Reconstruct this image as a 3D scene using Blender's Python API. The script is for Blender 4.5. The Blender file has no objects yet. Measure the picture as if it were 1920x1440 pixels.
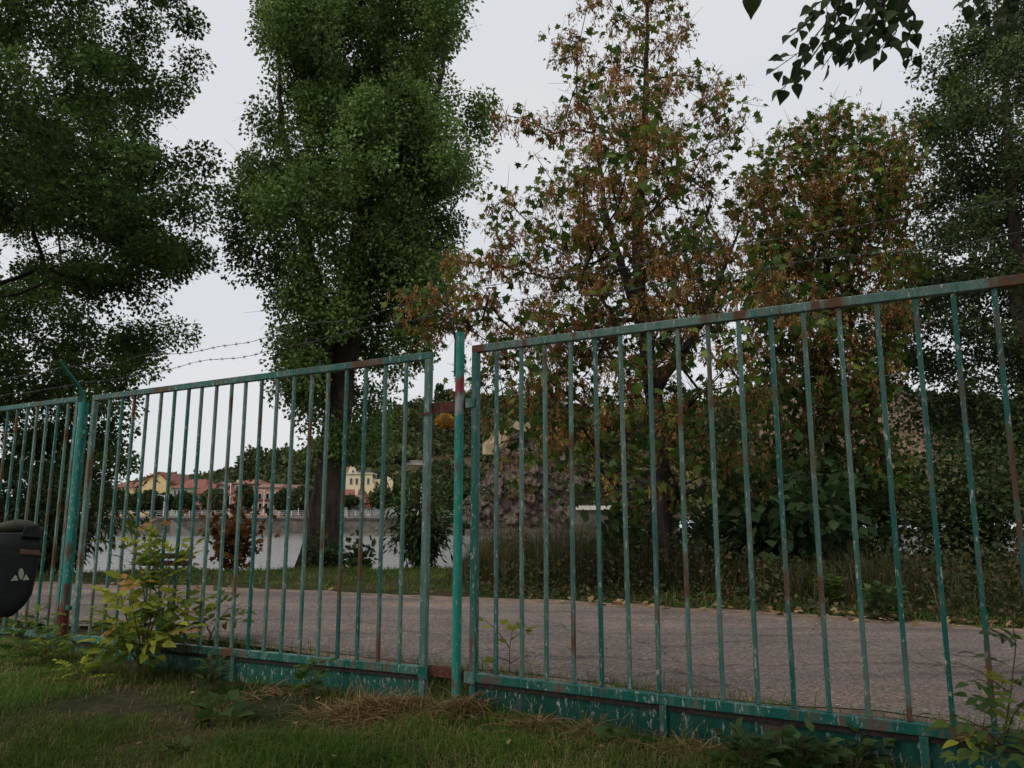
import bpy, math, random
import numpy as np
R = math.radians
rng = np.random.default_rng(7)
random.seed(7)
SC = bpy.context.scene
COL = SC.collection

# ------------------------------------------------------------------ camera, sky, sun, exposure
EYE = 1.0; FPX = 1450.0; PITCH = R(9.8)
cam = bpy.data.cameras.new('camera'); camo = bpy.data.objects.new('camera', cam); COL.objects.link(camo)
cam.sensor_width = 36.0; cam.lens = 36.0 * FPX / 1920.0; cam.clip_start = 0.05; cam.clip_end = 4000
camo.location = (0, 0, EYE); camo.rotation_euler = (R(90) + PITCH, 0, 0)
SC.camera = camo

SUN_EL, SUN_AZ = R(50), R(232)            # soft light from behind and to the left of the camera
w = bpy.data.worlds.new('World'); SC.world = w; w.use_nodes = True
nt = w.node_tree; nt.nodes.clear()
o_ = nt.nodes.new('ShaderNodeOutputWorld')
sky = nt.nodes.new('ShaderNodeTexSky'); sky.sky_type = 'NISHITA'; sky.sun_disc = False
sky.sun_elevation = SUN_EL; sky.sun_rotation = SUN_AZ
b1 = nt.nodes.new('ShaderNodeBackground'); b1.inputs[1].default_value = 0.10
nt.links.new(sky.outputs[0], b1.inputs[0])
tc = nt.nodes.new('ShaderNodeTexCoord'); mp = nt.nodes.new('ShaderNodeMapping'); mp.inputs['Scale'].default_value = (1.2, 1.2, 4.0)
nz = nt.nodes.new('ShaderNodeTexNoise'); nz.inputs['Scale'].default_value = 1.6; nz.inputs['Detail'].default_value = 4
cr = nt.nodes.new('ShaderNodeValToRGB')
cr.color_ramp.elements[0].position = .3; cr.color_ramp.elements[0].color = (.83, .87, .91, 1)
cr.color_ramp.elements[1].position = .7; cr.color_ramp.elements[1].color = (.92, .92, .94, 1)
b2 = nt.nodes.new('ShaderNodeBackground'); b2.inputs[1].default_value = 0.675
nt.links.new(tc.outputs['Generated'], mp.inputs[0]); nt.links.new(mp.outputs[0], nz.inputs['Vector'])
nt.links.new(nz.outputs[0], cr.inputs[0]); nt.links.new(cr.outputs[0], b2.inputs[0])
mxs = nt.nodes.new('ShaderNodeMixShader'); mxs.inputs[0].default_value = .93
nt.links.new(b1.outputs[0], mxs.inputs[1]); nt.links.new(b2.outputs[0], mxs.inputs[2]); nt.links.new(mxs.outputs[0], o_.inputs[0])
sl = bpy.data.lights.new('sun', 'SUN'); sl.energy = 1.5; sl.angle = R(25); sl.color = (1, .96, .9)
so = bpy.data.objects.new('sun', sl); COL.objects.link(so)
so.rotation_euler = (R(90) - SUN_EL, 0, math.pi - SUN_AZ)
SC.view_settings.view_transform = 'Standard'; SC.view_settings.look = 'None'
SC.view_settings.exposure = 0.35; SC.view_settings.gamma = 1.0; SC.view_settings.use_curve_mapping = False
SC.render.engine = 'CYCLES'
cy = SC.cycles
cy.max_bounces = 5; cy.diffuse_bounces = 3; cy.glossy_bounces = 2; cy.transmission_bounces = 3
cy.use_denoising = True; cy.caustics_reflective = False; cy.caustics_refractive = False

# ------------------------------------------------------------------ helpers
cp, sp = math.cos(PITCH), math.sin(PITCH)
def ray(px, py):
    x = (px - 960) / FPX; y = (720 - py) / FPX
    return np.array((x, cp - y * sp, sp + y * cp))
def at(px, py, Y):
    r = ray(px, py); s = Y / r[1]
    return np.array((r[0] * s, Y, EYE + r[2] * s))
def gnd(px, py, z=0.0):
    r = ray(px, py); s = (z - EYE) / r[2]
    return np.array((r[0] * s, r[1] * s, z))
def vnoise(x, y, seed=0, sc=1.0):
    x = np.asarray(x, float) * sc; y = np.asarray(y, float) * sc
    xi = np.floor(x).astype(int); yi = np.floor(y).astype(int); fx = x - xi; fy = y - yi
    fx = fx * fx * (3 - 2 * fx); fy = fy * fy * (3 - 2 * fy)
    def h(a, b):
        n = (a * 374761393 + b * 668265263 + seed * 974711) & 0x7fffffff
        n = ((n ^ (n >> 13)) * 1274126177) & 0x7fffffff
        return ((n ^ (n >> 16)) & 0xffff) / 65535.0
    return (h(xi, yi) * (1 - fx) + h(xi + 1, yi) * fx) * (1 - fy) + (h(xi, yi + 1) * (1 - fx) + h(xi + 1, yi + 1) * fx) * fy
def sstep(a, b, x):
    t = np.clip((x - a) / (b - a), 0, 1); return t * t * (3 - 2 * t)

def tag(o, label=None, cat=None, group=None, kind=None):
    if label: o['label'] = label
    if cat: o['category'] = cat
    if group: o['group'] = group
    if kind: o['kind'] = kind
    return o
def thing(name, loc, label, cat, group=None, rz=0.0):
    o = bpy.data.objects.new(name, None); o.empty_display_size = .1; COL.objects.link(o)
    o.location = [float(v) for v in loc]; o.rotation_euler = (0, 0, rz)
    return tag(o, label, cat, group)
def link(name, me, parent=None, loc=None):
    o = bpy.data.objects.new(name, me); COL.objects.link(o)
    if parent is not None: o.parent = parent
    if loc is not None: o.location = [float(v) for v in loc]
    return o
def np_mesh(name, V, F, mat, smooth=False, attrs=None):
    """V (n,3); F (m,3) or (m,4) arrays, or a list of face tuples"""
    me = bpy.data.meshes.new(name)
    V = np.asarray(V, np.float32)
    if isinstance(F, np.ndarray):
        m, k = F.shape
        me.vertices.add(len(V)); me.vertices.foreach_set('co', V.ravel())
        me.loops.add(m * k); me.loops.foreach_set('vertex_index', F.astype(np.int32).ravel())
        me.polygons.add(m); me.polygons.foreach_set('loop_start', np.arange(0, m * k, k, dtype=np.int32))
        me.polygons.foreach_set('loop_total', np.full(m, k, np.int32))
        me.update(calc_edges=True); me.validate()
    else:
        me.from_pydata([tuple(map(float, v)) for v in V], [], F); me.update()
    if smooth: me.polygons.foreach_set('use_smooth', np.ones(len(me.polygons), bool))
    for k_, a in (attrs or {}).items():
        at_ = me.attributes.new(k_, 'FLOAT', 'POINT'); at_.data.foreach_set('value', np.asarray(a, np.float32))
    if mat: me.materials.append(mat)
    return me

class MB:
    def __init__(s): s.v = []; s.f = []
    def box(s, x0, x1, y0, y1, z0, z1):
        n = len(s.v)
        s.v += [(x0, y0, z0), (x1, y0, z0), (x1, y1, z0), (x0, y1, z0), (x0, y0, z1), (x1, y0, z1), (x1, y1, z1), (x0, y1, z1)]
        s.f += [tuple(n + i for i in q) for q in ((0, 3, 2, 1), (4, 5, 6, 7), (0, 1, 5, 4), (1, 2, 6, 5), (2, 3, 7, 6), (3, 0, 4, 7))]
        return s
    def hexa(s, pts):           # 8 points, same order as box
        n = len(s.v); s.v += [tuple(p) for p in pts]
        s.f += [tuple(n + i for i in q) for q in ((0, 3, 2, 1), (4, 5, 6, 7), (0, 1, 5, 4), (1, 2, 6, 5), (2, 3, 7, 6), (3, 0, 4, 7))]
        return s
    def prism(s, poly, y0, y1): # polygon in (x,z) extruded along y
        n = len(s.v); k = len(poly)
        s.v += [(a, y0, b) for a, b in poly] + [(a, y1, b) for a, b in poly]
        s.f.append(tuple(n + i for i in range(k))); s.f.append(tuple(n + k + i for i in reversed(range(k))))
        for i in range(k):
            j = (i + 1) % k; s.f.append((n + i, n + k + i, n + k + j, n + j))
        return s
    def tube(s, pts, rad, sides=8, cap=True):
        pts = [np.array(p, float) for p in pts]; m = len(pts)
        if not hasattr(rad, '__len__'): rad = [rad] * m
        n = len(s.v); prev = None
        for i, p in enumerate(pts):
            d = pts[min(i + 1, m - 1)] - pts[max(i - 1, 0)]; d = d / (np.linalg.norm(d) + 1e-9)
            u = np.cross(d, (0, 0, 1) if abs(d[2]) < .9 else (1, 0, 0)) if prev is None else prev - d * np.dot(prev, d)
            u = u / (np.linalg.norm(u) + 1e-9); prev = u; v = np.cross(d, u)
            for k in range(sides):
                a = 2 * math.pi * k / sides
                s.v.append(tuple(p + rad[i] * (math.cos(a) * u + math.sin(a) * v)))
        for i in range(m - 1):
            for k in range(sides):
                a = n + i * sides + k; b = n + i * sides + (k + 1) % sides
                s.f.append((a, b, b + sides, a + sides))
        if cap:
            s.f.append(tuple(n + k for k in reversed(range(sides)))); s.f.append(tuple(n + (m - 1) * sides + k for k in range(sides)))
        return s
    def build(s, name, mat, parent=None, off=None, smooth=False, bevel=0):
        V = np.array(s.v, float)
        if off is None and parent is not None and parent.type == 'EMPTY' and not parent.get('local'):
            off = np.array(parent.location)
        if off is None and parent is not None and parent.type == 'MESH':
            off = np.array(parent.get('_o', (0, 0, 0)))
        if off is not None: V = V - np.array(off)
        o = link(name, np_mesh(name, V, s.f, mat, smooth), parent)
        if bevel:
            b = o.modifiers.new('bevel', 'BEVEL'); b.width = bevel; b.segments = 2; b.limit_method = 'ANGLE'
        if off is not None: o['_o'] = [float(v) for v in off]
        return o

# ------------------------------------------------------------------ materials
def nmat(name):
    m = bpy.data.materials.new(name); m.use_nodes = True; t = m.node_tree
    return m, t, t.nodes['Principled BSDF']
def N(t, kind, **kw):
    n = t.nodes.new('ShaderNode' + kind)
    for k, v in kw.items():
        if k in n.inputs: n.inputs[k].default_value = v
        else: setattr(n, k, v)
    return n
def ramp(t, stops, interp='LINEAR'):
    r = t.nodes.new('ShaderNodeValToRGB'); r.color_ramp.interpolation = interp; e = r.color_ramp.elements
    while len(e) < len(stops): e.new(.5)
    for i, (p, c) in enumerate(stops):
        e[i].position = p; e[i].color = tuple(c) + (1,) if len(c) == 3 else c
    return r
def mix(t, a, b, fac, mode='MIX'):
    m = t.nodes.new('ShaderNodeMix'); m.data_type = 'RGBA'; m.blend_type = mode
    for s, v in ((m.inputs[6], a), (m.inputs[7], b), (m.inputs[0], fac)):
        if isinstance(v, (tuple, list)): s.default_value = tuple(v) + (1,) if len(v) == 3 else v
        elif isinstance(v, (int, float)): s.default_value = v
        else: t.links.new(v, s)
    return m.outputs[2]
def simple(name, c, rough=.7, var=.25, scale=6.0, bump=.0, metal=0, spec=.3, obj_coord=True, stretch=(1, 1, 1)):
    m, t, p = nmat(name)
    co = N(t, 'TexCoord'); mpn = N(t, 'Mapping'); mpn.inputs['Scale'].default_value = stretch
    n = N(t, 'TexNoise', Scale=scale, Detail=6.0)
    t.links.new(co.outputs['Object'], mpn.inputs[0]); t.links.new(mpn.outputs[0], n.inputs['Vector'])
    r = ramp(t, [(.3, [v * (1 - var) for v in c]), (.7, [min(1, v * (1 + var)) for v in c])])
    t.links.new(n.outputs[0], r.inputs[0]); t.links.new(r.outputs[0], p.inputs['Base Color'])
    p.inputs['Roughness'].default_value = rough; p.inputs['Metallic'].default_value = metal
    p.inputs['Specular IOR Level'].default_value = spec
    if bump:
        b = N(t, 'Bump', Strength=bump, Distance=.02); t.links.new(n.outputs[0], b.inputs['Height']); t.links.new(b.outputs[0], p.inputs['Normal'])
    return m
def leaf_mat(name, stops, trans=.35, rough=.5, objrand=False):
    """leaf colour from the per-leaf 'rnd' value, varied by the per-branch 'tone'"""
    m, t, p = nmat(name)
    if objrand:
        src = N(t, 'ObjectInfo').outputs['Random']
    else:
        src = N(t, 'Attribute', attribute_name='rnd').outputs['Fac']
    r = ramp(t, stops); t.links.new(src, r.inputs[0]); c = r.outputs[0]
    if not objrand:
        a = N(t, 'Attribute', attribute_name='tone')
        hs = N(t, 'HueSaturation'); t.links.new(c, hs.inputs['Color']); t.links.new(a.outputs['Fac'], hs.inputs['Value']); c = hs.outputs[0]
    t.links.new(c, p.inputs['Base Color']); p.inputs['Roughness'].default_value = rough; p.inputs['Specular IOR Level'].default_value = .12
    tr = N(t, 'BsdfTranslucent'); mixc = mix(t, c, (1.0, 1.0, .25), .25, 'MULTIPLY'); t.links.new(mixc, tr.inputs[0])
    ms = N(t, 'MixShader'); ms.inputs[0].default_value = trans
    t.links.new(p.outputs[0], ms.inputs[1]); t.links.new(tr.outputs[0], ms.inputs[2])
    t.links.new(ms.outputs[0], t.nodes['Material Output'].inputs[0])
    return m
M = {}
def paint_mat(name, rust_amt, teal=(.006, .115, .090), faded=(.100, .180, .142), redband=None):
    """old teal gloss paint: faded streaks, chips to grey primer, rust; each bar wears differently"""
    m, t, p = nmat(name)
    co = N(t, 'TexCoord'); oi = N(t, 'ObjectInfo')
    ad = N(t, 'VectorMath', operation='MULTIPLY_ADD'); ad.inputs[1].default_value = (1, 1, 1)
    cmb = N(t, 'CombineXYZ'); mul = N(t, 'Math', operation='MULTIPLY'); mul.inputs[1].default_value = 37.0
    t.links.new(oi.outputs['Random'], mul.inputs[0])
    for i in range(3): t.links.new(mul.outputs[0], cmb.inputs[i])
    t.links.new(co.outputs['Object'], ad.inputs[0]); t.links.new(cmb.outputs[0], ad.inputs[2])
    m1 = N(t, 'Mapping'); m1.inputs['Scale'].default_value = (9, 9, 1.3); t.links.new(ad.outputs[0], m1.inputs[0])
    n1 = N(t, 'TexNoise', Scale=1.6, Detail=5.0, Roughness=.65); t.links.new(m1.outputs[0], n1.inputs['Vector'])
    m2 = N(t, 'Mapping'); m2.inputs['Scale'].default_value = (30, 30, 9); t.links.new(ad.outputs[0], m2.inputs[0])
    n2 = N(t, 'TexNoise', Scale=2.2, Detail=6.0, Roughness=.7); t.links.new(m2.outputs[0], n2.inputs['Vector'])
    n3 = N(t, 'TexNoise', Scale=3.4, Detail=4.0); t.links.new(ad.outputs[0], n3.inputs['Vector'])
    vr = N(t, 'Math', operation='MULTIPLY_ADD'); vr.inputs[1].default_value = .30; t.links.new(oi.outputs['Random'], vr.inputs[0]); t.links.new(n1.outputs[0], vr.inputs[2])
    f1 = ramp(t, [(.52, (0, 0, 0)), (.80, (1, 1, 1))]); t.links.new(vr.outputs[0], f1.inputs[0])
    dk = mix(t, teal, [v * .6 for v in teal], n2.outputs[0])
    c = mix(t, dk, faded, f1.outputs[0])
    f2 = ramp(t, [(.575, (0, 0, 0)), (.63, (1, 1, 1))]); t.links.new(n2.outputs[0], f2.inputs[0])
    c = mix(t, c, (.36, .36, .33), f2.outputs[0])
    # rust where two noises agree
    s = N(t, 'Math', operation='ADD'); t.links.new(n1.outputs[0], s.inputs[0]); t.links.new(n3.outputs[0], s.inputs[1])
    f3 = ramp(t, [(1.20 - rust_amt, (0, 0, 0)), (1.27 - rust_amt, (1, 1, 1))])
    mm = N(t, 'Math', operation='MULTIPLY'); mm.inputs[1].default_value = 1.0
    s2 = N(t, 'Math', operation='SUBTRACT'); t.links.new(s.outputs[0], s2.inputs[0]); s2.inputs[1].default_value = 0.0
    f3 = ramp(t, [(0.56 - rust_amt * .5, (0, 0, 0)), (0.63 - rust_amt * .5, (1, 1, 1))])
    hv = N(t, 'Math', operation='MULTIPLY'); hv.inputs[1].default_value = .5; t.links.new(s.outputs[0], hv.inputs[0]); t.links.new(hv.outputs[0], f3.inputs[0])
    rc = mix(t, (.17, .085, .042), (.050, .026, .018), n2.outputs[0])
    c = mix(t, c, rc, f3.outputs[0])
    if redband:
        sx = N(t, 'SeparateXYZ'); t.links.new(co.outputs['Object'], sx.inputs[0])
        nb = N(t, 'Math', operation='MULTIPLY_ADD'); nb.inputs[1].default_value = .25; t.links.new(n1.outputs[0], nb.inputs[0]); t.links.new(sx.outputs[2], nb.inputs[2])
        for (z0, z1, rgb) in redband:
            st = [(0, (0, 0, 0)), (max(0.001, (z0 - .01) / 3), (0, 0, 0)), ((z0 + .01) / 3, (1, 1, 1)), ((z1 - .02) / 3, (1, 1, 1)), ((z1 + .02) / 3, (0, 0, 0))]
            dv = N(t, 'Math', operation='DIVIDE'); dv.inputs[1].default_value = 3; t.links.new(nb.outputs[0], dv.inputs[0])
            rb = ramp(t, st); t.links.new(dv.outputs[0], rb.inputs[0])
            c = mix(t, c, rgb, rb.outputs[0])
    t.links.new(c, p.inputs['Base Color'])
    rr = ramp(t, [(0, (.38, .38, .38)), (1, (.85, .85, .85))]); t.links.new(f3.outputs[0], rr.inputs[0]); t.links.new(rr.outputs[0], p.inputs['Roughness'])
    bp = N(t, 'Bump', Strength=.35, Distance=.003); t.links.new(n2.outputs[0], bp.inputs['Height']); t.links.new(bp.outputs[0], p.inputs['Normal'])
    p.inputs['Specular IOR Level'].default_value = .35
    return m
M['paint'] = paint_mat('teal_paint', .06)
M['paint_rail'] = paint_mat('teal_paint_rail', .09)
M['paint_panel'] = paint_mat('teal_paint_panel', .0, teal=(.006, .068, .052), faded=(.016, .092, .070))
M['paint_post'] = paint_mat('teal_paint_post', .0, teal=(.008, .215, .165), faded=(.02, .26, .20), redband=[(1.86, 1.97, (.26, .028, .035)), (1.75, 1.85, (.30, .32, .31))])
M['paint_postL'] = paint_mat('teal_paint_hinge_post', .01, teal=(.010, .180, .140), faded=(.02, .20, .17), redband=[(-.4, .42, (.16, .03, .028))])
M['paint_arm'] = simple('green_arm_paint', (.010, .105, .055), .5, .25, 20)
M['rust'] = simple('rust', (.095, .034, .022), .9, .5, 40, .4)
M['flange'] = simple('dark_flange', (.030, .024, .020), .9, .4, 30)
M['wire'] = simple('galvanised_wire', (.10, .10, .10), .5, .3, 30, metal=.6)
def bark(name, c, sc=8.0):
    m, t, p = nmat(name)
    co = N(t, 'TexCoord'); mpn = N(t, 'Mapping'); mpn.inputs['Scale'].default_value = (1, 1, .18); t.links.new(co.outputs['Object'], mpn.inputs[0])
    n = N(t, 'TexNoise', Scale=sc, Detail=8.0, Roughness=.7); t.links.new(mpn.outputs[0], n.inputs['Vector'])
    r = ramp(t, [(.35, [v * .35 for v in c]), (.65, [v * 1.4 for v in c])]); t.links.new(n.outputs[0], r.inputs[0]); t.links.new(r.outputs[0], p.inputs['Base Color'])
    b = N(t, 'Bump', Strength=.9, Distance=.03); t.links.new(n.outputs[0], b.inputs['Height']); t.links.new(b.outputs[0], p.inputs['Normal'])
    p.inputs['Roughness'].default_value = .95; p.inputs['Specular IOR Level'].default_value = .1
    return m
M['bark'] = bark('grey_brown_bark', (.085, .065, .052), 9)
M['bark_dark'] = bark('dark_bark', (.045, .036, .032), 9)
M['twig'] = simple('twig', (.050, .036, .028), .9, .3, 12)
M['stem'] = simple('red_brown_stem', (.10, .055, .035), .7, .3, 12)
M['lf_left'] = leaf_mat('dark_green_leaves', [(0, (.036, .078, .024)), (.6, (.078, .140, .038)), (1, (.165, .230, .055))], .42)
M['lf_pop'] = leaf_mat('poplar_leaves', [(0, (.066, .125, .036)), (.55, (.118, .200, .056)), (.95, (.22, .30, .085)), (1, (.40, .48, .28))], .42)
M['lf_maple'] = leaf_mat('maple_leaves', [(0, (.040, .078, .018)), (.6, (.082, .135, .028)), (1, (.17, .21, .045))], .42)
M['samara'] = leaf_mat('brown_maple_keys', [(0, (.17, .078, .028)), (.5, (.30, .150, .055)), (1, (.45, .25, .10))], .35, .7)
M['lf_right'] = leaf_mat('small_dark_leaves', [(0, (.030, .050, .018)), (.6, (.056, .088, .028)), (1, (.100, .138, .044))], .33)
M['lf_over'] = leaf_mat('overhead_leaves', [(0, (.020, .040, .014)), (1, (.042, .070, .022))], .30)
M['lf_overobj'] = leaf_mat('overhead_leaf', [(0, (.022, .042, .015)), (1, (.050, .082, .025))], .30, .5, True)
M['lf_bushg'] = leaf_mat('bush_leaves', [(0, (.022, .045, .014)), (.6, (.045, .080, .022)), (1, (.085, .125, .035))], .35)
M['lf_bushd'] = leaf_mat('broad_dark_leaves', [(0, (.028, .058, .022)), (.6, (.056, .104, .036)), (1, (.095, .150, .055))], .35)
M['lf_bushb'] = leaf_mat('rust_brown_leaves', [(0, (.085, .032, .012)), (.6, (.19, .075, .022)), (1, (.30, .15, .045))], .35)
M['lf_willow'] = leaf_mat('willow_leaves', [(0, (.028, .045, .016)), (.6, (.055, .080, .026)), (1, (.090, .115, .040))], .35)
M['lf_wood'] = leaf_mat('woodland_leaves', [(0, (.035, .052, .020)), (.6, (.058, .080, .028)), (1, (.095, .115, .040))], .25)
M['lf_street'] = leaf_mat('street_tree_leaves', [(0, (.024, .044, .018)), (.6, (.045, .070, .025)), (1, (.085, .095, .035))], .25)
M['lf_orange'] = leaf_mat('orange_leaves', [(0, (.20, .10, .02)), (1, (.42, .22, .05))], .3)
M['sap_y'] = leaf_mat('yellow_green_leaf', [(0, (.13, .17, .022)), (.5, (.24, .27, .030)), (1, (.36, .36, .050))], .40, .5, True)
M['sap_g'] = leaf_mat('mid_green_leaf', [(0, (.045, .085, .022)), (.5, (.080, .13, .028)), (1, (.13, .18, .035))], .40, .5, True)
M['sap_o'] = leaf_mat('orange_tip_leaf', [(0, (.24, .13, .04)), (1, (.42, .22, .07))], .40, .5, True)
M['weed'] = leaf_mat('weed_leaf', [(0, (.030, .060, .018)), (1, (.075, .125, .035))], .35, .5, True)
M['grass'] = leaf_mat('grass_blades', [(0, (.045, .105, .014)), (.45, (.088, .175, .022)), (.70, (.15, .215, .042)), (.78, (.20, .16, .065)), (1, (.40, .28, .14))], .42, .6)
M['under'] = leaf_mat('undergrowth', [(0, (.030, .050, .016)), (.5, (.060, .075, .026)), (.7, (.075, .060, .030)), (1, (.15, .105, .055))], .30, .7)
M['straw'] = leaf_mat('dry_straw', [(0, (.12, .075, .035)), (1, (.34, .23, .11))], .25, .7)
M['deadleaf'] = leaf_mat('dead_leaves', [(0, (.14, .085, .035)), (1, (.36, .25, .12))], .15, .7)

def ground_mat():
    m, t, p = nmat('soil_and_turf')
    co = N(t, 'TexCoord')
    n1 = N(t, 'TexNoise', Scale=.9, Detail=6.0); n2 = N(t, 'TexNoise', Scale=14.0, Detail=8.0, Roughness=.7)
    for n in (n1, n2): t.links.new(co.outputs['Object'], n.inputs['Vector'])
    r1 = ramp(t, [(.40, (.030, .040, .014)), (.62, (.075, .055, .034))]); t.links.new(n1.outputs[0], r1.inputs[0])
    r2 = ramp(t, [(.3, (.4, .4, .4)), (.7, (1.2, 1.2, 1.2))]); t.links.new(n2.outputs[0], r2.inputs[0])
    t.links.new(mix(t, r1.outputs[0], r2.outputs[0], 1.0, 'MULTIPLY'), p.inputs['Base Color'])
    b = N(t, 'Bump', Strength=.8, Distance=.03); t.links.new(n2.outputs[0], b.inputs['Height']); t.links.new(b.outputs[0], p.inputs['Normal'])
    p.inputs['Roughness'].default_value = 1; p.inputs['Specular IOR Level'].default_value = .05
    return m
M['ground'] = ground_mat()
def asphalt():
    m, t, p = nmat('worn_stony_asphalt')
    co = N(t, 'TexCoord')
    v = N(t, 'TexVoronoi', Scale=62.0); n1 = N(t, 'TexNoise', Scale=.8, Detail=9.0, Roughness=.65); n2 = N(t, 'TexNoise', Scale=70.0, Detail=4.0, Roughness=.7)
    for n in (v, n1, n2): t.links.new(co.outputs['Object'], n.inputs['Vector'])
    r1 = ramp(t, [(0, (.13, .112, .103)), (.55, (.26, .225, .205)), (.90, (.37, .32, .29)), (1, (.72, .65, .58))]); t.links.new(v.outputs['Color'], r1.inputs[0])
    r2 = ramp(t, [(.25, (.50, .47, .47)), (.5, (.86, .82, .80)), (.75, (1.20, 1.08, 1.0))]); t.links.new(n1.outputs[0], r2.inputs[0])
    c = mix(t, r1.outputs[0], r2.outputs[0], 1.0, 'MULTIPLY')
    r3 = ramp(t, [(.3, (.6, .6, .6)), (.7, (1.2, 1.2, 1.2))]); t.links.new(n2.outputs[0], r3.inputs[0])
    c = mix(t, c, r3.outputs[0], 1.0, 'MULTIPLY')
    ms_ = N(t, 'Mapping'); ms_.inputs['Scale'].default_value = (.16, 1.5, 1); t.links.new(co.outputs['Object'], ms_.inputs[0]); ns_ = N(t, 'TexNoise', Scale=1.2, Detail=6.0, Roughness=.6); t.links.new(ms_.outputs[0], ns_.inputs['Vector'])
    rs_ = ramp(t, [(.36, (.72, .70, .69)), (.5, (1, 1, 1)), (.66, (1.22, 1.12, 1.02))]); t.links.new(ns_.outputs[0], rs_.inputs[0]); c = mix(t, c, rs_.outputs[0], 1.0, 'MULTIPLY')
    vc = N(t, 'TexVoronoi', Scale=.9, feature='DISTANCE_TO_EDGE'); nw = N(t, 'TexNoise', Scale=2.5, Detail=4.0); t.links.new(co.outputs['Object'], nw.inputs['Vector'])
    wv_ = mix(t, co.outputs['Object'], nw.outputs['Color'], .22); t.links.new(wv_, vc.inputs['Vector'])
    rk_ = ramp(t, [(0, (.45, .43, .42)), (.012, (1, 1, 1))]); t.links.new(vc.outputs['Distance'], rk_.inputs[0]); c = mix(t, c, rk_.outputs[0], .8, 'MULTIPLY')
    t.links.new(c, p.inputs['Base Color'])
    b = N(t, 'Bump', Strength=1.0, Distance=.012); t.links.new(v.outputs['Distance'], b.inputs['Height'])
    b2_ = N(t, 'Bump', Strength=.7, Distance=.01); t.links.new(n2.outputs[0], b2_.inputs['Height']); t.links.new(b.outputs[0], b2_.inputs['Normal'])
    t.links.new(b2_.outputs[0], p.inputs['Normal']); p.inputs['Roughness'].default_value = .9; p.inputs['Specular IOR Level'].default_value = .2
    return m
M['asphalt'] = asphalt()
M['dirt'] = simple('dirt_shoulder', (.185, .135, .102), .95, .4, 7, .5, spec=.1)
def water():
    m, t, p = nmat('river_water')
    co = N(t, 'TexCoord'); mpn = N(t, 'Mapping'); mpn.inputs['Scale'].default_value = (.35, 1.0, 1); t.links.new(co.outputs['Object'], mpn.inputs[0])
    n = N(t, 'TexNoise', Scale=1.4, Detail=5.0, Roughness=.6); t.links.new(mpn.outputs[0], n.inputs['Vector'])
    b = N(t, 'Bump', Strength=1.0, Distance=.28); t.links.new(n.outputs[0], b.inputs['Height']); t.links.new(b.outputs[0], p.inputs['Normal'])
    p.inputs['Base Color'].default_value = (.22, .225, .22, 1); p.inputs['Roughness'].default_value = .06; p.inputs['IOR'].default_value = 1.9
    return m
M['water'] = water()
def stone(name, c, scale, mortar=.6):
    m, t, p = nmat(name)
    co = N(t, 'TexCoord'); v = N(t, 'TexVoronoi', Scale=scale); n = N(t, 'TexNoise', Scale=.25, Detail=6.0)
    t.links.new(co.outputs['Object'], v.inputs['Vector']); t.links.new(co.outputs['Object'], n.inputs['Vector'])
    r = ramp(t, [(0, [x * .55 for x in c]), (1, [x * 1.35 for x in c])]); t.links.new(v.outputs['Color'], r.inputs[0])
    r2 = ramp(t, [(.35, (.7, .7, .7)), (.65, (1.1, 1.1, 1.1))]); t.links.new(n.outputs[0], r2.inputs[0])
    t.links.new(mix(t, r.outputs[0], r2.outputs[0], 1., 'MULTIPLY'), p.inputs['Base Color'])
    b = N(t, 'Bump', Strength=.8, Distance=.1); t.links.new(v.outputs['Distance'], b.inputs['Height']); t.links.new(b.outputs[0], p.inputs['Normal'])
    p.inputs['Roughness'].default_value = .9
    return m
M['quay'] = stone('quay_stone', (.090, .072, .057), 1.1)
M['quay_cap'] = simple('quay_cap_stone', (.17, .15, .13), .9, .25, 1)
M['rock'] = simple('cliff_rock', (.084, .062, .050), .95, .75, 1.1, 1.0, spec=.1)
M['tanwall'] = stone('tan_masonry', (.40, .30, .18), .8)
M['brick'] = stone('fortress_brick', (.26, .165, .115), 1.2)
M['slope'] = simple('dry_hillside', (.085, .068, .036), 1, .55, .35, .6, spec=.05)
def wallm(n, c): M[n] = simple(n, c, .85, .10, .7)
wallm('yellow_wall', (.66, .49, .24)); wallm('green_wall', (.30, .42, .27)); wallm('pink_wall', (.55, .29, .20)); wallm('salmon_wall', (.52, .27, .18))
wallm('grey_wall', (.33, .31, .26)); wallm('cream_wall', (.68, .57, .36)); wallm('white_wall', (.66, .65, .64)); wallm('plaster_wall', (.50, .46, .38))
M['roof'] = simple('red_roof_tiles', (.195, .070, .048), .85, .35, 1.5); M['roof_brown'] = simple('brown_roof_tiles', (.20, .11, .08), .85, .3, 1.5)
M['slate'] = simple('dark_slate', (.075, .07, .07), .7, .3, 2)
m_, t_, p_ = nmat('window_glass'); p_.inputs['Base Color'].default_value = (.02, .022, .025, 1); p_.inputs['Roughness'].default_value = .08; M['glass'] = m_
M['frame'] = simple('window_frame', (.45, .42, .38), .7, .1, 3)
M['metal_grey'] = simple('painted_grey_metal', (.42, .43, .43), .5, .15, 4)
M['white_metal'] = simple('white_pole_paint', (.72, .72, .70), .5, .1, 4)
M['blue'] = simple('blue_awning', (.02, .05, .32), .6, .2, 4)
M['bench'] = simple('brown_bench_wood', (.17, .060, .038), .7, .3, 7, stretch=(.3, 2, 2)); M['concrete'] = simple('concrete', (.36, .33, .28), .9, .2, 5, .3)
M['bag'] = simple('black_tarpaulin', (.006, .007, .007), .55, .3, 14, .25); M['bag_top'] = simple('olive_tarpaulin', (.045, .047, .028), .6, .3, 12, .25)
M['emblem'] = simple('pale_grey_print', (.30, .32, .25), .7, .15, 20)
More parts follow.
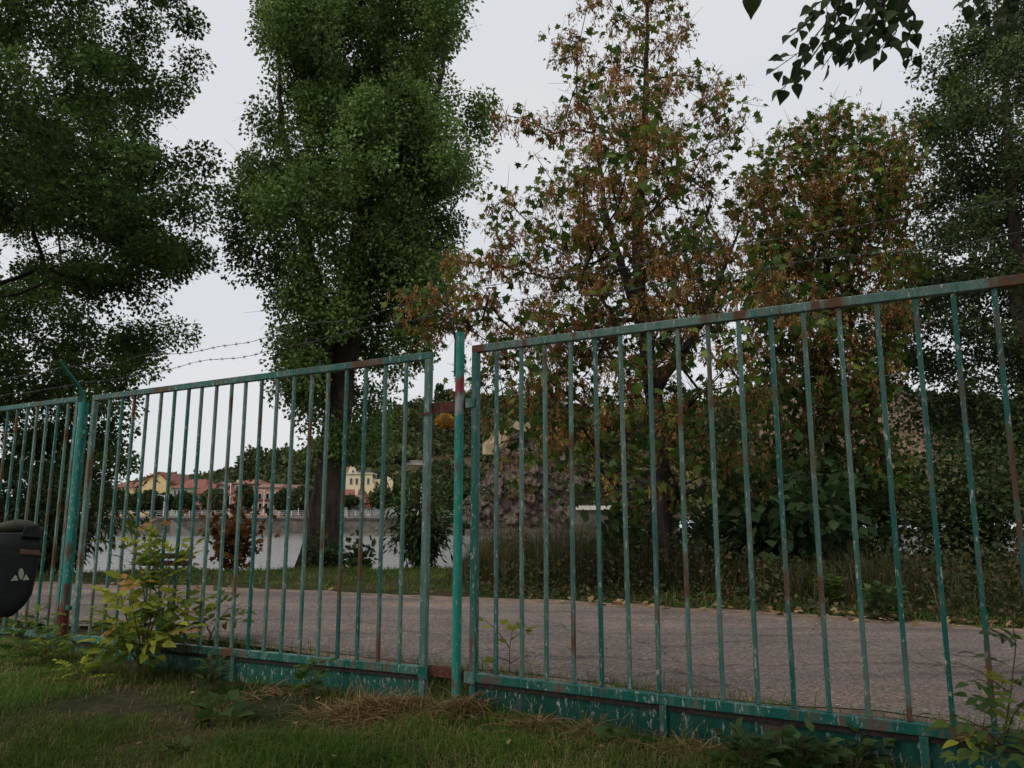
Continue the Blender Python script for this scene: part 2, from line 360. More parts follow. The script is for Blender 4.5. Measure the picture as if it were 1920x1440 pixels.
M['rubber'] = simple('black_rubber', (.012, .012, .012), .7, .2, 30); M['steel'] = simple('dull_steel', (.35, .35, .36), .35, .15, 20, metal=.9)
M['frame_paint'] = simple('dark_frame_paint', (.02, .025, .03), .35, .2, 10)

# ------------------------------------------------------------------ fence line (frame of reference for the ground)
P0 = gnd(857, 1300, 0.0); FA = R(60)
FD = np.array((math.sin(FA), -math.cos(FA), 0)); FN = np.array((math.cos(FA), math.sin(FA), 0))
def fdist(x, y): return (x - P0[0]) * FN[0] + (y - P0[1]) * FN[1]
ROADZ = .05
# far edge of the road, seen at these pixels
_re = np.array([gnd(px, py, ROADZ)[:2] for px, py in ((60, 1093), (450, 1106), (900, 1121), (1400, 1144), (1900, 1183))])
_rc = np.polyfit(_re[:, 0], _re[:, 1], 2)
def road_far(x): return np.polyval(_rc, np.clip(x, -9, 7)) + (np.clip(x, -60, -9) + 9) * (-.35) * 0 + (np.maximum(x, 7) - 7) * (-.3)
WATERZ = -2.4
def crest(x): return 13.4 + 1.2 * sstep(-7.5, -3.5, x) + .5 * np.sin(x * .31) + .35 * np.sin(x * .9 + 1) + np.clip(x, 0, 40) * .12
def hgt(x, y):
    x = np.asarray(x, float); y = np.asarray(y, float)
    f = fdist(x, y)
    base = np.where(f < 0, -.10, ROADZ)
    k = sstep(.17, .31, f); base = -.10 * (1 - k) + ROADZ * k
    bumps = (vnoise(x, y, 3, 1.1) - .5) * .07 + (vnoise(x, y, 5, 3.7) - .5) * .03
    onroad = sstep(.12, .35, f) * (1 - sstep(-.35, .15, y - road_far(x)))
    z = base + bumps * (1 - onroad) - .02 * onroad
    z = z + .05 * sstep(.2, 1.6, y - road_far(x)) * (f > 0)
    c = crest(x)
    z = z - sstep(0, 7.5, y - c) * 3.2
    return z
# ---- setting: ground, road, water
xs = np.concatenate([-np.geomspace(420, 13, 22), np.arange(-12.8, 13, .16), np.geomspace(13, 420, 22)])
ys = np.concatenate([-np.geomspace(120, 6, 12), np.arange(-5.5, 24, .16), np.geomspace(24.5, 175, 18)])
X, Yg = np.meshgrid(xs, ys); Z = hgt(X, Yg)
V = np.stack([X.ravel(), Yg.ravel(), Z.ravel()], 1)
nx, ny = len(xs), len(ys)
ii = (np.arange(ny - 1)[:, None] * nx + np.arange(nx - 1)[None, :]).ravel()
tag(link('ground', np_mesh('ground', V, np.stack([ii, ii + 1, ii + nx + 1, ii + nx], 1), M['ground'], True)), kind='structure')
def strip(name, near, far, z, mat, x0=-60, x1=14, n=420, rows=10):
    xx = np.linspace(x0, x1, n); rowsv = []
    for k in range(rows):
        a = k / (rows - 1); yy = near(xx) * (1 - a) + far(xx) * a
        rowsv.append(np.stack([xx, yy, np.full(n, z) + (0.012 * (1 - (2 * a - 1) ** 2))], 1))
    V = np.concatenate(rowsv); ii = (np.arange(rows - 1)[:, None] * n + np.arange(n - 1)[None, :]).ravel()
    return tag(link(name, np_mesh(name, V, np.stack([ii, ii + 1, ii + n + 1, ii + n], 1), mat, True)), kind='structure')
def near_edge(x): return P0[1] + (.42 - (x - P0[0]) * FN[0]) / FN[1] + (vnoise(x, x * 0, 11, 2.2) - .5) * .22
strip('dirt_shoulder', lambda x: near_edge(x) - .12, lambda x: road_far(x) + .16 + (vnoise(x, x * 0, 12, 1.9) - .5) * .35, ROADZ + .004, M['dirt'])
strip('road', near_edge, lambda x: road_far(x) - .42 + (vnoise(x, x * 0, 13, 1.4) - .5) * .25, ROADZ + .010, M['asphalt'])
wm = MB(); wm.v = [(-700, 14, WATERZ), (700, 14, WATERZ), (700, 152, WATERZ), (-700, 152, WATERZ)]; wm.f = [(0, 1, 2, 3)]
tag(wm.build('river', M['water']), kind='structure')
QY = 150.0
fb = MB(); fb.v = [(-900, QY + .8, 1.1), (-10.6, QY + .8, 1.1), (-10.6, 164, 1.1), (900, 164, 1.1), (900, 1500, 1.1), (-900, 1500, 1.1)]; fb.f = [(0, 1, 2, 3, 4, 5)]
tag(fb.build('far_bank_ground', M['slope']), kind='structure')

# ---- hill across the river (skyline read at a few bearings)
HY = 250.0
sk = [(-700, 960), (150, 960), (320, 932), (380, 916), (440, 902), (500, 884), (560, 856), (640, 824), (720, 795), (800, 775), (860, 757), (920, 762), (1000, 790), (1080, 795), (1200, 790), (1400, 760), (1700, 760), (1900, 820), (2300, 860), (2900, 930)]
skx = np.array([at(a, b, HY)[0] for a, b in sk]); skz = np.array([at(a, b, HY)[2] for a, b in sk])
def hill_h(x, y):
    # bearing-independent: skyline height as a function of x at the ridge; the slope eases from the quay road to the ridge
    top = np.interp(x, skx, skz)
    front = 178 - 20 * sstep(-8, 8, x)
    a = np.clip((y - front) / (HY - front), 0, 1)
    a = np.where(x > -14, a ** (1 - .55 * sstep(-14, 2, x)), a)
    n = (vnoise(x, y, 21, .06) - .5) * 5 + (vnoise(x, y, 22, .2) - .5) * 2
    return 1.0 + (top - 1.0) * a + n * np.minimum(a * 3, 1) * (top > 5)
hx = np.linspace(-260, 330, 150); hy = np.concatenate([np.linspace(156, 255, 45), np.linspace(262, 500, 12)])
X, Yg = np.meshgrid(hx, hy); Z = hill_h(X, Yg) - .5
V = np.stack([X.ravel(), Yg.ravel(), Z.ravel()], 1); n = len(hx)
ii = (np.arange(len(hy) - 1)[:, None] * n + np.arange(n - 1)[None, :]).ravel()
tag(link('hill', np_mesh('hill', V, np.stack([ii, ii + 1, ii + n + 1, ii + n], 1), M['slope'], True)), kind='structure')
# rock cliff at the foot of the hill
gx, gz = 230, 120
def facets(u, v, seed, tilt):
    """broken rock: each cell is a tilted plane"""
    rg = np.random.default_rng(seed); T_ = rg.uniform(0, 1, (64, 64, 5)); best = np.full(u.shape, 1e9); out = np.zeros(u.shape)
    ui = np.floor(u).astype(int); vi = np.floor(v).astype(int)
    for di in (-1, 0, 1):
        for dj in (-1, 0, 1):
            c = T_[(ui + di) % 64, (vi + dj) % 64]; du = u - (ui + di + c[..., 0]); dv = v - (vi + dj + c[..., 1]); d = du * du + dv * dv
            m = d < best; best = np.where(m, d, best); out = np.where(m, c[..., 2] - .5 + tilt * ((c[..., 3] - .5) * du + (c[..., 4] - .3) * dv), out)
    return out
A_g, B_g = np.meshgrid(np.linspace(0, 1, gx), np.linspace(0, 1, gz)); cx = -11.5 + A_g * 44
ctop = np.interp(cx, [-11.5, -7, -3, 1, 6, 14, 22, 32.5], [2.0, 7.5, 14.5, 19, 20, 16, 13, 9]) + 1.5 * (vnoise(cx, cx * 0, 37, .6) - .5); cz_ = -3 + (ctop + 3) * B_g
q1 = cx * .8 + cz_ * .45; q2 = cz_ * .8 - cx * .45
cyy = 152.5 + B_g ** 2 * 9 + 2.6 * (vnoise(cx * .35 + B_g * 2, cz_ * .5, 31) - .5) + 1.5 * facets(q1 * .30, q2 * .16, 5, 1.8) + .8 * facets(q1 * .75, q2 * .45, 6, 1.8) + .35 * facets(q1 * 1.9, q2 * 1.2, 7, 1.6)
cv = np.stack([cx.ravel(), cyy.ravel(), cz_.ravel()], 1)
ii = (np.arange(gz - 1)[:, None] * gx + np.arange(gx - 1)[None, :]).ravel()
tag(link('rock_cliff', np_mesh('rock_cliff', np.array(cv), np.stack([ii, ii + 1, ii + gx + 1, ii + gx], 1), M['rock'])), kind='structure')

# ------------------------------------------------------------------ the gate and fence
def fence_root(name, t, label, cat, group=None):
    p = P0 + FD * t; o = thing(name, (p[0], p[1], 0), label, cat, group, rz=-(math.pi / 2 - FA)); o['local'] = 1
    return o
def railed(name, t0, t1, bars, zt, zb0, zb1, label, cat, stubs, group=None, kick=-.22, stile0=True, stile1=True):
    """frame local x runs along the fence, y away from the camera"""
    r = fence_root(name, t0, label, cat, group); L = t1 - t0; S = .042
    zb = lambda x: zb0 + (zb1 - zb0) * x / L
    MB().box(0, L, -S / 2, S / 2, zt - .046, zt).build('top_rail', M['paint_rail'], r, bevel=.004)
    e = .0225
    MB().hexa([(S + .001, -e, zb(0) - .05), (L - S - .001, -e, zb(L) - .05), (L - S - .001, e, zb(L) - .05), (S + .001, e, zb(0) - .05),
               (S + .001, -e, zb(0)), (L - S - .001, -e, zb(L)), (L - S - .001, e, zb(L)), (S + .001, e, zb(0))]).build('bottom_rail', M['paint_rail'], r, bevel=.004)
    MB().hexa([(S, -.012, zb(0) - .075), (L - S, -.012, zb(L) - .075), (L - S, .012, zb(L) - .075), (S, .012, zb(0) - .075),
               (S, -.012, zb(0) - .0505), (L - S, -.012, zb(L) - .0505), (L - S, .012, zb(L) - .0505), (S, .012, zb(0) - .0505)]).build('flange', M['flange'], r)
    MB().hexa([(S, .000, kick), (L - S, .000, kick), (L - S, .006, kick), (S, .006, kick),
               (S, .000, zb(0) - .076), (L - S, .000, zb(L) - .076), (L - S, .006, zb(L) - .076), (S, .006, zb(0) - .076)]).build('kick_panel', M['paint_panel'], r)
    for x, on in ((S / 2, stile0), (L - S / 2, stile1)):
        if on: MB().box(x - S / 2 + .0005, x + S / 2 - .0005, -S / 2 + .001, S / 2 - .001, kick, zt - .0465).build('stile', M['paint'], r, bevel=.003)
    for t in stubs:
        x = t - t0; MB().box(x - .018, x + .018, -.027, -.001, kick, zb(x) - .0515).build('stub_post', M['paint'], r, bevel=.003)
    for t in bars:
        x = t - t0; b = .0105; jx = random.uniform(-.004, .004); jt = random.uniform(-.006, .006)
        m = MB().hexa([(x - b + jx, -b, zb(x) + .0005), (x + b + jx, -b, zb(x) + .0005), (x + b + jx, b, zb(x) + .0005), (x - b + jx, b, zb(x) + .0005),
                       (x - b + jt, -b, zt - .0465), (x + b + jt, -b, zt - .0465), (x + b + jt, b, zt - .0465), (x - b + jt, b, zt - .0465)])
        m.build('bar', M['paint'], r, bevel=.0025)
    return r
Lb = [-3.567, -3.39, -3.235, -3.068, -2.89, -2.72, -2.56, -2.40, -2.24, -2.065, -1.91, -1.744, -1.581, -1.422, -1.25, -1.093, -.924, -.757, -.592, -.424]
Rb = [.262, .428, .586, .748, .908, 1.062, 1.223, 1.384, 1.545, 1.705, 1.867, 2.02, 2.184, 2.344, 2.51, 2.662, 2.817, 2.98, 3.14, 3.30, 3.46, 3.62]
GL = railed('gate_leaf', -3.80, -.222, Lb, 2.038, .058, .128, 'teal barred gate leaf left of the middle post, rusty top rail', 'gate', [-1.86], 'double gate leaves')
GR = railed('gate_leaf', .092, 3.80, Rb, 2.042, .126, .140, 'teal barred gate leaf right of the middle post, nearest to the camera', 'gate', [1.245, 2.395], 'double gate leaves', kick=-.26)
FL = railed('fence_panel', -7.4, -4.005, [-4.17 - .165 * k for k in range(19)], 2.048, .0, .052, 'teal barred fence panel at the left edge behind the black bag', 'fence', [-5.6])
# latch plates (welded to the leaves, behind the middle post)
MB().box(3.579, 3.800, .012, .022, 1.645, 1.712).build('latch_plate', M['rust'], GL)
MB().box(3.50, 3.606, -.029, -.022, 1.635, 1.648).build('latch_strap', M['rust'], GL)
MB().box(3.579, 3.815, .012, .022, .075, .130).build('latch_plate', M['rust'], GL)
MB().box(3.538, 3.606, -.030, -.0225, .062, .128).build('corner_plate', M['paint'], GL)
MB().box(-.080, -.001, .012, .022, 1.655, 1.715).build('latch_plate', M['rust'], GR)
MB().box(-.036, .030, -.030, -.0215, 1.657, 1.712).build('latch_strap', M['paint'], GR)
MB().box(-.025, .045, -.032, -.0225, .070, .132).build('corner_plate', M['paint_rail'], GR)
MB().box(-.070, -.001, .012, .022, .080, .128).build('latch_plate', M['rust'], GR)
# posts
pm = fence_root('gate_post', 0.0, 'round teal middle post with a red smear and thin wire arm', 'post')
MB().tube([(0, -.01, -.3), (0, -.01, 1.0), (0, -.01, 2.135)], .0275, 20).build('tube', M['paint_post'], pm, smooth=False)
armM = [(-.038, -.010, 1.86), (-.036, -.010, 2.10), (-.046, -.05, 2.20), (-.066, -.085, 2.39)]
MB().tube(armM, .0065, 8).build('wire_arm', M['frame_paint'], pm)
ph = fence_root('hinge_post', -3.895, 'round teal hinge post with a bent green wire arm, red paint at its foot', 'post')
MB().tube([(0, -.03, -.35), (0, -.03, 1.0), (0, -.03, 1.98)], .040, 20).build('tube', M['paint_postL'], ph)
MB().tube([(.004, -.03, 1.86), (.004, -.032, 2.02), (-.01, -.07, 2.10), (-.03, -.22, 2.27), (-.035, -.255, 2.31)], [.020, .020, .020, .018, .016], 6).build('wire_arm', M['paint_arm'], ph)
MB().box(.041, .094, -.05, -.022, 1.70, 1.735).build('hinge', M['paint_arm'], ph, bevel=.003)
MB().box(.041, .094, -.05, -.022, .25, .285).build('hinge', M['paint_arm'], ph, bevel=.003)

# barbed wire: each strand between two arms is one thing
def floc(t, y, z):
    p = P0 + FD * t + FN * y; return np.array((p[0], p[1], z))
hA = [floc(-3.895 - .028, -.215, 2.265), floc(-3.895 - .010, -.10, 2.135)]
mA = [floc(-.066, -.085, 2.385), floc(-.052, -.062, 2.27)]
barb_me = None
def strand(a, b, label, sag, wob, seed):
    global barb_me
    a, b = np.array(a), np.array(b); L = np.linalg.norm(b - a); n = max(24, int(L / .06)); r2 = np.random.default_rng(seed)
    root = thing('barbed_wire', (a + b) / 2, label, 'barbed wire', 'barbed wire strands')
    ph_ = r2.uniform(0, 6.28, 4); pts = []
    for i in range(n + 1):
        s = i / n; p = a + (b - a) * s
        env = min(1, 8 * s * (1 - s))
        p[2] += -sag * 4 * s * (1 - s) + wob * env * (math.sin(s * L * 4.1 + ph_[0]) + .7 * math.sin(s * L * 7.7 + ph_[1])) * .5
        pts.append(p)
    k = MB().tube(pts, .0017, 5)
    tw = [p + np.array((0, .0028 * math.cos(i * 1.9), .0028 * math.sin(i * 1.9))) for i, p in enumerate(pts)]
    k.tube(tw, .0013, 4)
    k.build('line_wire', M['wire'], root)
    if barb_me is None:
        bb = MB()
        for d in ((.0, .45, .9), (.3, -.5, .8), (-.3, .6, -.7), (.2, -.7, -.7)):
            d = np.array(d); d = d / np.linalg.norm(d) * .019; bb.tube([-d * .15, d], [.0018, .0008], 4)
        bb.tube([(-.007, 0, 0), (.007, 0, 0)], .0048, 6); barb_me = np_mesh('barb', bb.v, bb.f, M['wire'])
    st = int(max(2, .145 / (L / n)))
    for i in range(st, n, st):
        o = link('barb', barb_me, root, pts[i] - (a + b) / 2); o.rotation_euler = (r2.uniform(0, 6), r2.uniform(-.3, .3), -(math.pi / 2 - FA))
strand(hA[0], mA[0], 'upper barbed wire strand above the left gate leaf', .07, .035, 1)
strand(hA[1], mA[1], 'lower barbed wire strand above the left gate leaf', .03, .022, 2)
rA = [floc(3.95, -.20, 2.34), floc(3.95, -.12, 2.20)]
strand(mA[0], rA[0], 'upper barbed wire strand above the right gate leaf', .02, .022, 3)
strand(mA[1], rA[1], 'lower barbed wire strand above the right gate leaf', .02, .02, 4)
lA = [floc(-7.4, -.20, 2.27), floc(-7.4, -.1, 2.14)]
strand(lA[0], hA[0], 'upper barbed wire strand above the left-edge fence panel', .02, .02, 5)
strand(lA[1], hA[1], 'lower barbed wire strand above the left-edge fence panel', .02, .02, 6)
pe = fence_root('hinge_post', -7.45, 'far round teal post beyond the left-edge fence panel', 'post')
MB().tube([(0, -.03, -.35), (0, -.03, 2.02), (0, -.11, 2.14), (0, -.21, 2.28)], [.04, .04, .02, .02], 14).build('tube', M['paint_postL'], pe)
pr = fence_root('hinge_post', 3.95, 'round teal post at the near end of the right gate leaf', 'post')
MB().tube([(0, -.03, -.35), (0, -.03, 2.06), (0, -.13, 2.2), (0, -.21, 2.35)], [.04, .04, .02, .02], 14).build('tube', M['paint_postL'], pr)

# ------------------------------------------------------------------ foliage tools
def tri_fan(outline, centre=(.45, 0, .03)):
    v = [centre] + outline; f = [(0, i, i + 1) for i in range(1, len(outline))] + [(0, len(outline), 1)]
    return np.array(v, float), np.array(f)
T_OVATE = (np.array([(0, 0, 0), (.40, .38, .07), (1, 0, -.04), (.40, -.38, .07)]), np.array([(0, 2, 1), (0, 3, 2)]))
T_ROUND = (np.array([(0, 0, 0), (.25, .42, .06), (.7, .36, .05), (1, 0, -.05), (.7, -.36, .05), (.25, -.42, .06)]), np.array([(0, 3, 2), (0, 2, 1), (0, 4, 3), (0, 5, 4)]))
T_NARROW = (np.array([(0, 0, 0), (.45, .13, .03), (1, 0, -.10), (.45, -.13, .03)]), np.array([(0, 2, 1), (0, 3, 2)]))
T_MAPLE = tri_fan([(0, 0, 0), (.12, -.36, .0), (.0, -.60, -.05), (.34, -.36, .03), (.50, -.66, -.08), (.62, -.24, .02), (1.05, 0, -.10), (.62, .24, .02), (.50, .66, -.08), (.34, .36, .03), (.0, .60, -.05), (.12, .36, .0)])
_kv = []; _kf = []                               # a hanging bunch of maple keys
_r = np.random.default_rng(3)
for k in range(15):
    a = _r.uniform(0, 6.28); b = _r.uniform(.1, 1.2); o_k = np.array((_r.uniform(.0, .6), 0, 0)) + _r.normal(0, .17, 3)
    d = np.array((math.cos(b), math.sin(b) * math.cos(a), math.sin(b) * math.sin(a))); s_ = np.cross(d, _r.normal(0, 1, 3)); s_ /= np.linalg.norm(s_)
    n0 = len(_kv); _kv += [o_k, o_k + d * .24 + s_ * .075, o_k + d * .40, o_k + d * .2 - s_ * .05]; _kf += [(n0, n0 + 2, n0 + 1), (n0, n0 + 3, n0 + 2)]
T_KEYS = (np.array(_kv), np.array(_kf))
T_KEYS_S = (np.array(_kv[:40]), np.array(_kf[:20]))
def unit(a): return a / (np.linalg.norm(a, axis=-1, keepdims=True) + 1e-9)
def leaf_cloud(name, P, D, Nn, S, tpl, mat, rnd, tone, off=(0, 0, 0)):
    P = np.asarray(P) - np.asarray(off); D = unit(D); B = unit(np.cross(Nn, D)); N2 = np.cross(D, B)
    tv, tf = tpl; k = len(tv); n = len(P); S = np.asarray(S)[:, None, None]
    V = P[:, None, :] + S * (tv[None, :, 0, None] * D[:, None, :] + tv[None, :, 1, None] * B[:, None, :] + tv[None, :, 2, None] * N2[:, None, :])
    F = (tf[None] + (np.arange(n) * k)[:, None, None]).reshape(-1, 3)
    return np_mesh(name, V.reshape(-1, 3), F, mat, False, {'rnd': np.repeat(rnd, k), 'tone': np.repeat(tone, k)})
def seg_mesh(name, A, B, ra, rb, mat, off, sides=5):
    A = np.asarray(A) - off; B = np.asarray(B) - off; d = unit(B - A)
    ref = np.where(np.abs(d[:, 2:3]) < .9, np.array([[0, 0, 1.]]), np.array([[1., 0, 0]])); u = unit(np.cross(d, ref)); v = np.cross(d, u)
    ang = np.arange(sides) * 2 * math.pi / sides; c = np.cos(ang)[None, :, None]; s = np.sin(ang)[None, :, None]
    ring = c * u[:, None, :] + s * v[:, None, :]
    V = np.concatenate([A[:, None, :] + ring * np.asarray(ra)[:, None, None], B[:, None, :] + ring * np.asarray(rb)[:, None, None]], 1)
    base = (np.arange(len(A)) * 2 * sides)[:, None]; k = np.arange(sides); k2 = (k + 1) % sides
    q = np.stack([k, k2, k2 + sides, k + sides], 1)
    F = (q[None] + base[:, :, None]).reshape(-1, 4)
    return np_mesh(name, V.reshape(-1, 3), F, mat, True)
def polyline(pts, step):
    out = [np.array(pts[0], float)]
    for a, b in zip(pts[:-1], pts[1:]):
        a = np.array(a, float); b = np.array(b, float); n = max(1, int(np.linalg.norm(b - a) / step))
        out += [a + (b - a) * (i + 1) / n for i in range(n)]
    return out
def profile_targets(prof, Y, n, r, lobe=.2, sep=.45, power=.5, Rmax=99):
    """targets through a rounded crown: its half width at each height is read from rows (py, left px, right px) at depth Y"""
    rows = sorted([(at((a + b) / 2, py, Y)[2], at(a, py, Y)[0], at(b, py, Y)[0]) for py, a, b in prof])
    z = np.array([q[0] for q in rows]); xl = np.array([q[1] for q in rows]); xr = np.array([q[2] for q in rows])
    zz = r.uniform(z[0], z[-1], n * 6); c = (np.interp(zz, z, xl) + np.interp(zz, z, xr)) / 2; rad = (np.interp(zz, z, xr) - np.interp(zz, z, xl)) / 2
    keep = r.uniform(0, 1, len(zz)) < (rad / rad.max()) ** 1.6; zz, c, rad = zz[keep], c[keep], rad[keep]
    th = r.uniform(0, 2 * math.pi, len(zz)); ph0 = r.uniform(0, 6.28, 3)
    lob = 1 + lobe * (np.sin(3 * th + zz * 1.1 + ph0[0]) * .5 + np.sin(2 * th - zz * 1.9 + ph0[1]) * .5) - lobe * .5
    lob = np.where(np.abs(np.cos(th)) > .93, np.maximum(lob, .95), lob)
    rr = rad * lob * r.uniform(0.02, 1, len(zz)) ** power
    P = np.stack([c + rr * np.cos(th), Y + np.minimum(rr, Rmax) * np.sin(th), zz], 1)
    out = []
    for p in P:
        if len(out) >= n: break
        if not out or np.min(np.sum((np.array(out) - p) ** 2, 1)) > sep * sep: out.append(p)
    return np.array(out), (np.interp(zz, z, rad_ := (xr - xl) / 2) if False else None)
def grow(stems, targets, r, up=.6, tip=.004, expo=2.3, step=.35, jit=.05):
    """join every target to the nearest wood below it; radii follow the pipe model"""
    nodes = []; par = []; isst = []
    for st in stems:
        for i, p in enumerate(st):
            par.append(len(nodes) - 1 if i else -1); nodes.append(p); isst.append(True)
    NP = np.zeros((len(nodes) + len(targets) * 24, 3)); NP[:len(nodes)] = nodes; cnt = len(nodes)
    T = targets; ax = np.array(stems[0])
    dist = np.array([np.min(np.linalg.norm(NP[:cnt] - t, axis=1)) for t in T]); tips = []
    for i in np.argsort(dist):
        t = T[i]; d = t - NP[:cnt]; hd = np.linalg.norm(d[:, :2], axis=1); dz = d[:, 2]
        cost = np.sqrt(hd ** 2 + dz ** 2) + np.maximum(0, up * hd - dz) * .9
        j = int(np.argmin(cost)); a = NP[j].copy(); L = np.linalg.norm(t - a); m = max(1, min(20, int(L / step)))
        ctrl = (a + t) / 2 + np.array((0, 0, -.10 * L)) + r.normal(0, .06 * L, 3)
        last = j
        for q in range(1, m + 1):
            s = q / m; p = a * (1 - s) ** 2 + 2 * ctrl * s * (1 - s) + t * s * s
            if q < m: p = p + r.normal(0, jit * step, 3)
            NP[cnt] = p; par.append(last); isst.append(False); last = cnt; cnt += 1
        tips.append((last, i))
    rad = np.zeros(cnt)
    for n_, _ in tips: rad[n_] += tip ** expo
    for k in range(cnt - 1, -1, -1):
        if par[k] >= 0: rad[par[k]] += rad[k]
    rad = np.maximum(rad, tip ** expo) ** (1 / expo)
    return NP[:cnt], np.array(par), np.array(isst), rad
def noise3(P, f, seed):
    return (vnoise(P[:, 0] + 3.1, P[:, 1], seed, f) + vnoise(P[:, 1], P[:, 2] + 7.7, seed + 1, f) + vnoise(P[:, 0], P[:, 2], seed + 2, f) * 1.4) / 3.4
def make_tree(name, label, cat, stems_px, Y, targets, r, leaf, trunk_r, wood, nper, spread, lsize, tpl=T_OVATE, extra=None, up=.6, droop=.35, thin=None, group=None, tip=.004, flat=.7, twig_n=4, clump=None):
    if clump:
        targets = targets[noise3(targets, clump[0], clump[2]) > clump[1]]
        nb = np.array([np.sum(np.sum((targets - t) ** 2, 1) < clump[3] ** 2) for t in targets]); targets = targets[nb > 4]
    stems = []
    for st in stems_px:
        pts = [at(px, py, Y if len(q) < 1 else q[0]) for px, py, *q in st]; stems.append(polyline(pts, .3))
    base = stems[0][0].copy(); root = thing(name, base, label, cat, group)
    NP, par, isst, rad = grow(stems, targets, r, up, tip)
    # trunks as smooth tubes
    k0 = 0
    for si, st in enumerate(stems):
        n = len(st); tr = trunk_r if si == 0 else trunk_r * .6
        rr = np.maximum(np.minimum(rad[k0:k0 + n], tr), .006)
        prof_r = tr * (1 - .93 * np.linspace(0, 1, n) ** .9); rr = np.maximum(rr * .3, prof_r)
        if si == 0: rr[:3] *= [1.35, 1.15, 1.04][:len(rr[:3])]
        P = np.array(st); P[1:-1] += r.normal(0, .012, (n - 2, 3))
        MB().tube(P, list(rr), 14).build('trunk', wood, root, smooth=True)
        k0 += n
    e = np.array([k for k in range(len(par)) if par[k] >= 0 and not isst[k]])
    rb = np.minimum(rad[e], trunk_r * .5); ra = np.minimum(np.minimum(rad[par[e]], trunk_r * .55), rb * 1.25)
    tag(link('branches', seg_mesh('branches', NP[par[e]], NP[e], ra, rb, wood, base), root), kind='stuff')
    # leaves round every target
    nt_ = len(targets); per = np.maximum(2, (nper * r.uniform(.55, 1.45, nt_))).astype(int)
    if thin is not None: per = np.maximum(1, (per * thin(targets))).astype(int)
    idx = np.repeat(np.arange(nt_), per); off = unit(r.normal(0, 1, (len(idx), 3))) * (r.uniform(0, 1, (len(idx), 1)) ** .45) * 1.75 * np.array((1, 1, flat)) * spread * r.uniform(.7, 1.25, nt_)[idx][:, None]
    P = targets[idx] + off
    D = unit(off * .9 / spread + r.normal(0, .8, P.shape) + np.array((0, 0, -droop))); ctr = targets.mean(0); outw = unit((P - ctr) * np.array((1, 1, .3))); Nn = unit(r.normal(0, .8, P.shape) + np.array((0, 0, .7)) + outw * .5)
    tone = r.uniform(.6, 1.4, nt_)[idx]
    S = lsize * r.uniform(.65, 1.3, len(P))
    link('crown', leaf_cloud('crown', P, D, Nn, S, tpl, leaf, r.uniform(0, 1, len(P)), tone, base), root)
    # fine twigs
    ti = np.repeat(np.arange(nt_), twig_n); A = targets[ti]; Bp = A + r.normal(0, 1, A.shape) * spread * 1.1
    link('twigs', seg_mesh('twigs', A, Bp, np.full(len(A), .0045), np.full(len(A), .002), M['twig'], base, 3), root).__setitem__('kind', 'stuff')
    if extra:
        m2, n2, t2, s2, pw = extra; keyp = np.repeat(np.arange(nt_), np.maximum(0, (n2 * r.uniform(.1, 1.9, nt_) * (pw(targets) if pw else 1))).astype(int))
        P = targets[keyp] + r.normal(0, 1, (len(keyp), 3)) * np.array((1, 1, .7)) * spread * .72
        D = unit(r.normal(0, .25, P.shape) + np.array((0, 0, -1))); Nn = unit(r.normal(0, 1, P.shape))
        link('seed_keys', leaf_cloud('seed_keys', P, D, Nn, s2 * r.uniform(.7, 1.2, len(P)), t2, m2, r.uniform(0, 1, len(P)), r.uniform(.75, 1.25, nt_)[keyp], base), root)
    return root

# ------------------------------------------------------------------ trees
r = np.random.default_rng(101)
LY = 14.0
prof = [(-420, -420, 60), (-300, -560, 180), (-150, -640, 290), (-60, -660, 330), (0, -660, 342), (70, -660, 325), (130, -660, 280), (170, -660, 288), (210, -660, 330), (260, -660, 385), (330, -660, 398), (400, -660, 405), (460, -660, 398), (520, -650, 385), (560, -640, 310), (600, -640, 245), (680, -620, 228), (760, -600, 232), (840, -560, 235), (900, -500, 190), (960, -400, 60)]
T, _ = profile_targets(prof, LY, 1150, r, .10, .33, .40, 5.0)
make_tree('broadleaf_tree', 'huge dark green tree filling the left edge, drooping behind the fence', 'tree', [[(-140, 1075), (-150, 800), (-140, 500), (-150, 200), (-130, -150), (-150, -350)]], LY, T, r, M['lf_left'], .42, M['bark_dark'], 430, .29, .083, T_OVATE, up=.35, tip=.006, clump=(1.05, .215, 81, 1.15), thin=lambda t: np.where(960 + FPX * t[:, 0] / t[:, 1] < -120, .35, 1.0))
PY = 16.0
prof = [(-330, 640, 800), (-250, 590, 830), (-120, 540, 880), (0, 508, 895), (50, 462, 885), (100, 455, 892), (150, 455, 918), (210, 458, 925), (300, 470, 915), (345, 440, 905), (400, 425, 885), (450, 432, 868), (520, 470, 850), (600, 495, 842), (660, 508, 825), (720, 515, 785), (780, 520, 765), (830, 540, 740)]
T, _ = profile_targets(prof, PY, 800, r, .25, .32, .5)
make_tree('poplar_tree', 'tall green poplar with thick leaning trunk behind the left gate leaf', 'tree', [[(597, 1068), (612, 950), (630, 800), (648, 640), (672, 450), (700, 250), (716, 60), (726, -160), (730, -300)], [(640, 720), (600, 560), (560, 400), (530, 250), (520, 80)], [(655, 610), (720, 450), (790, 300), (830, 130), (840, 0)]], PY, T, r, M['lf_pop'], .36, M['bark'], 370, .25, .080, T_OVATE, up=1.1, tip=.005, droop=.5, flat=1.15, clump=(1.15, .345, 91, .85))
MYY = 10.6
prof = [(-130, 1195, 1225), (-60, 1150, 1260), (0, 1110, 1290), (60, 1050, 1300), (120, 1040, 1305), (180, 1035, 1340), (220, 960, 1400), (290, 985, 1440), (350, 930, 1450), (410, 905, 1450), (470, 850, 1450), (530, 815, 1460), (590, 765, 1490), (640, 800, 1500), (700, 850, 1500), (780, 880, 1500), (850, 905, 1490), (910, 960, 1440), (950, 1080, 1380)]
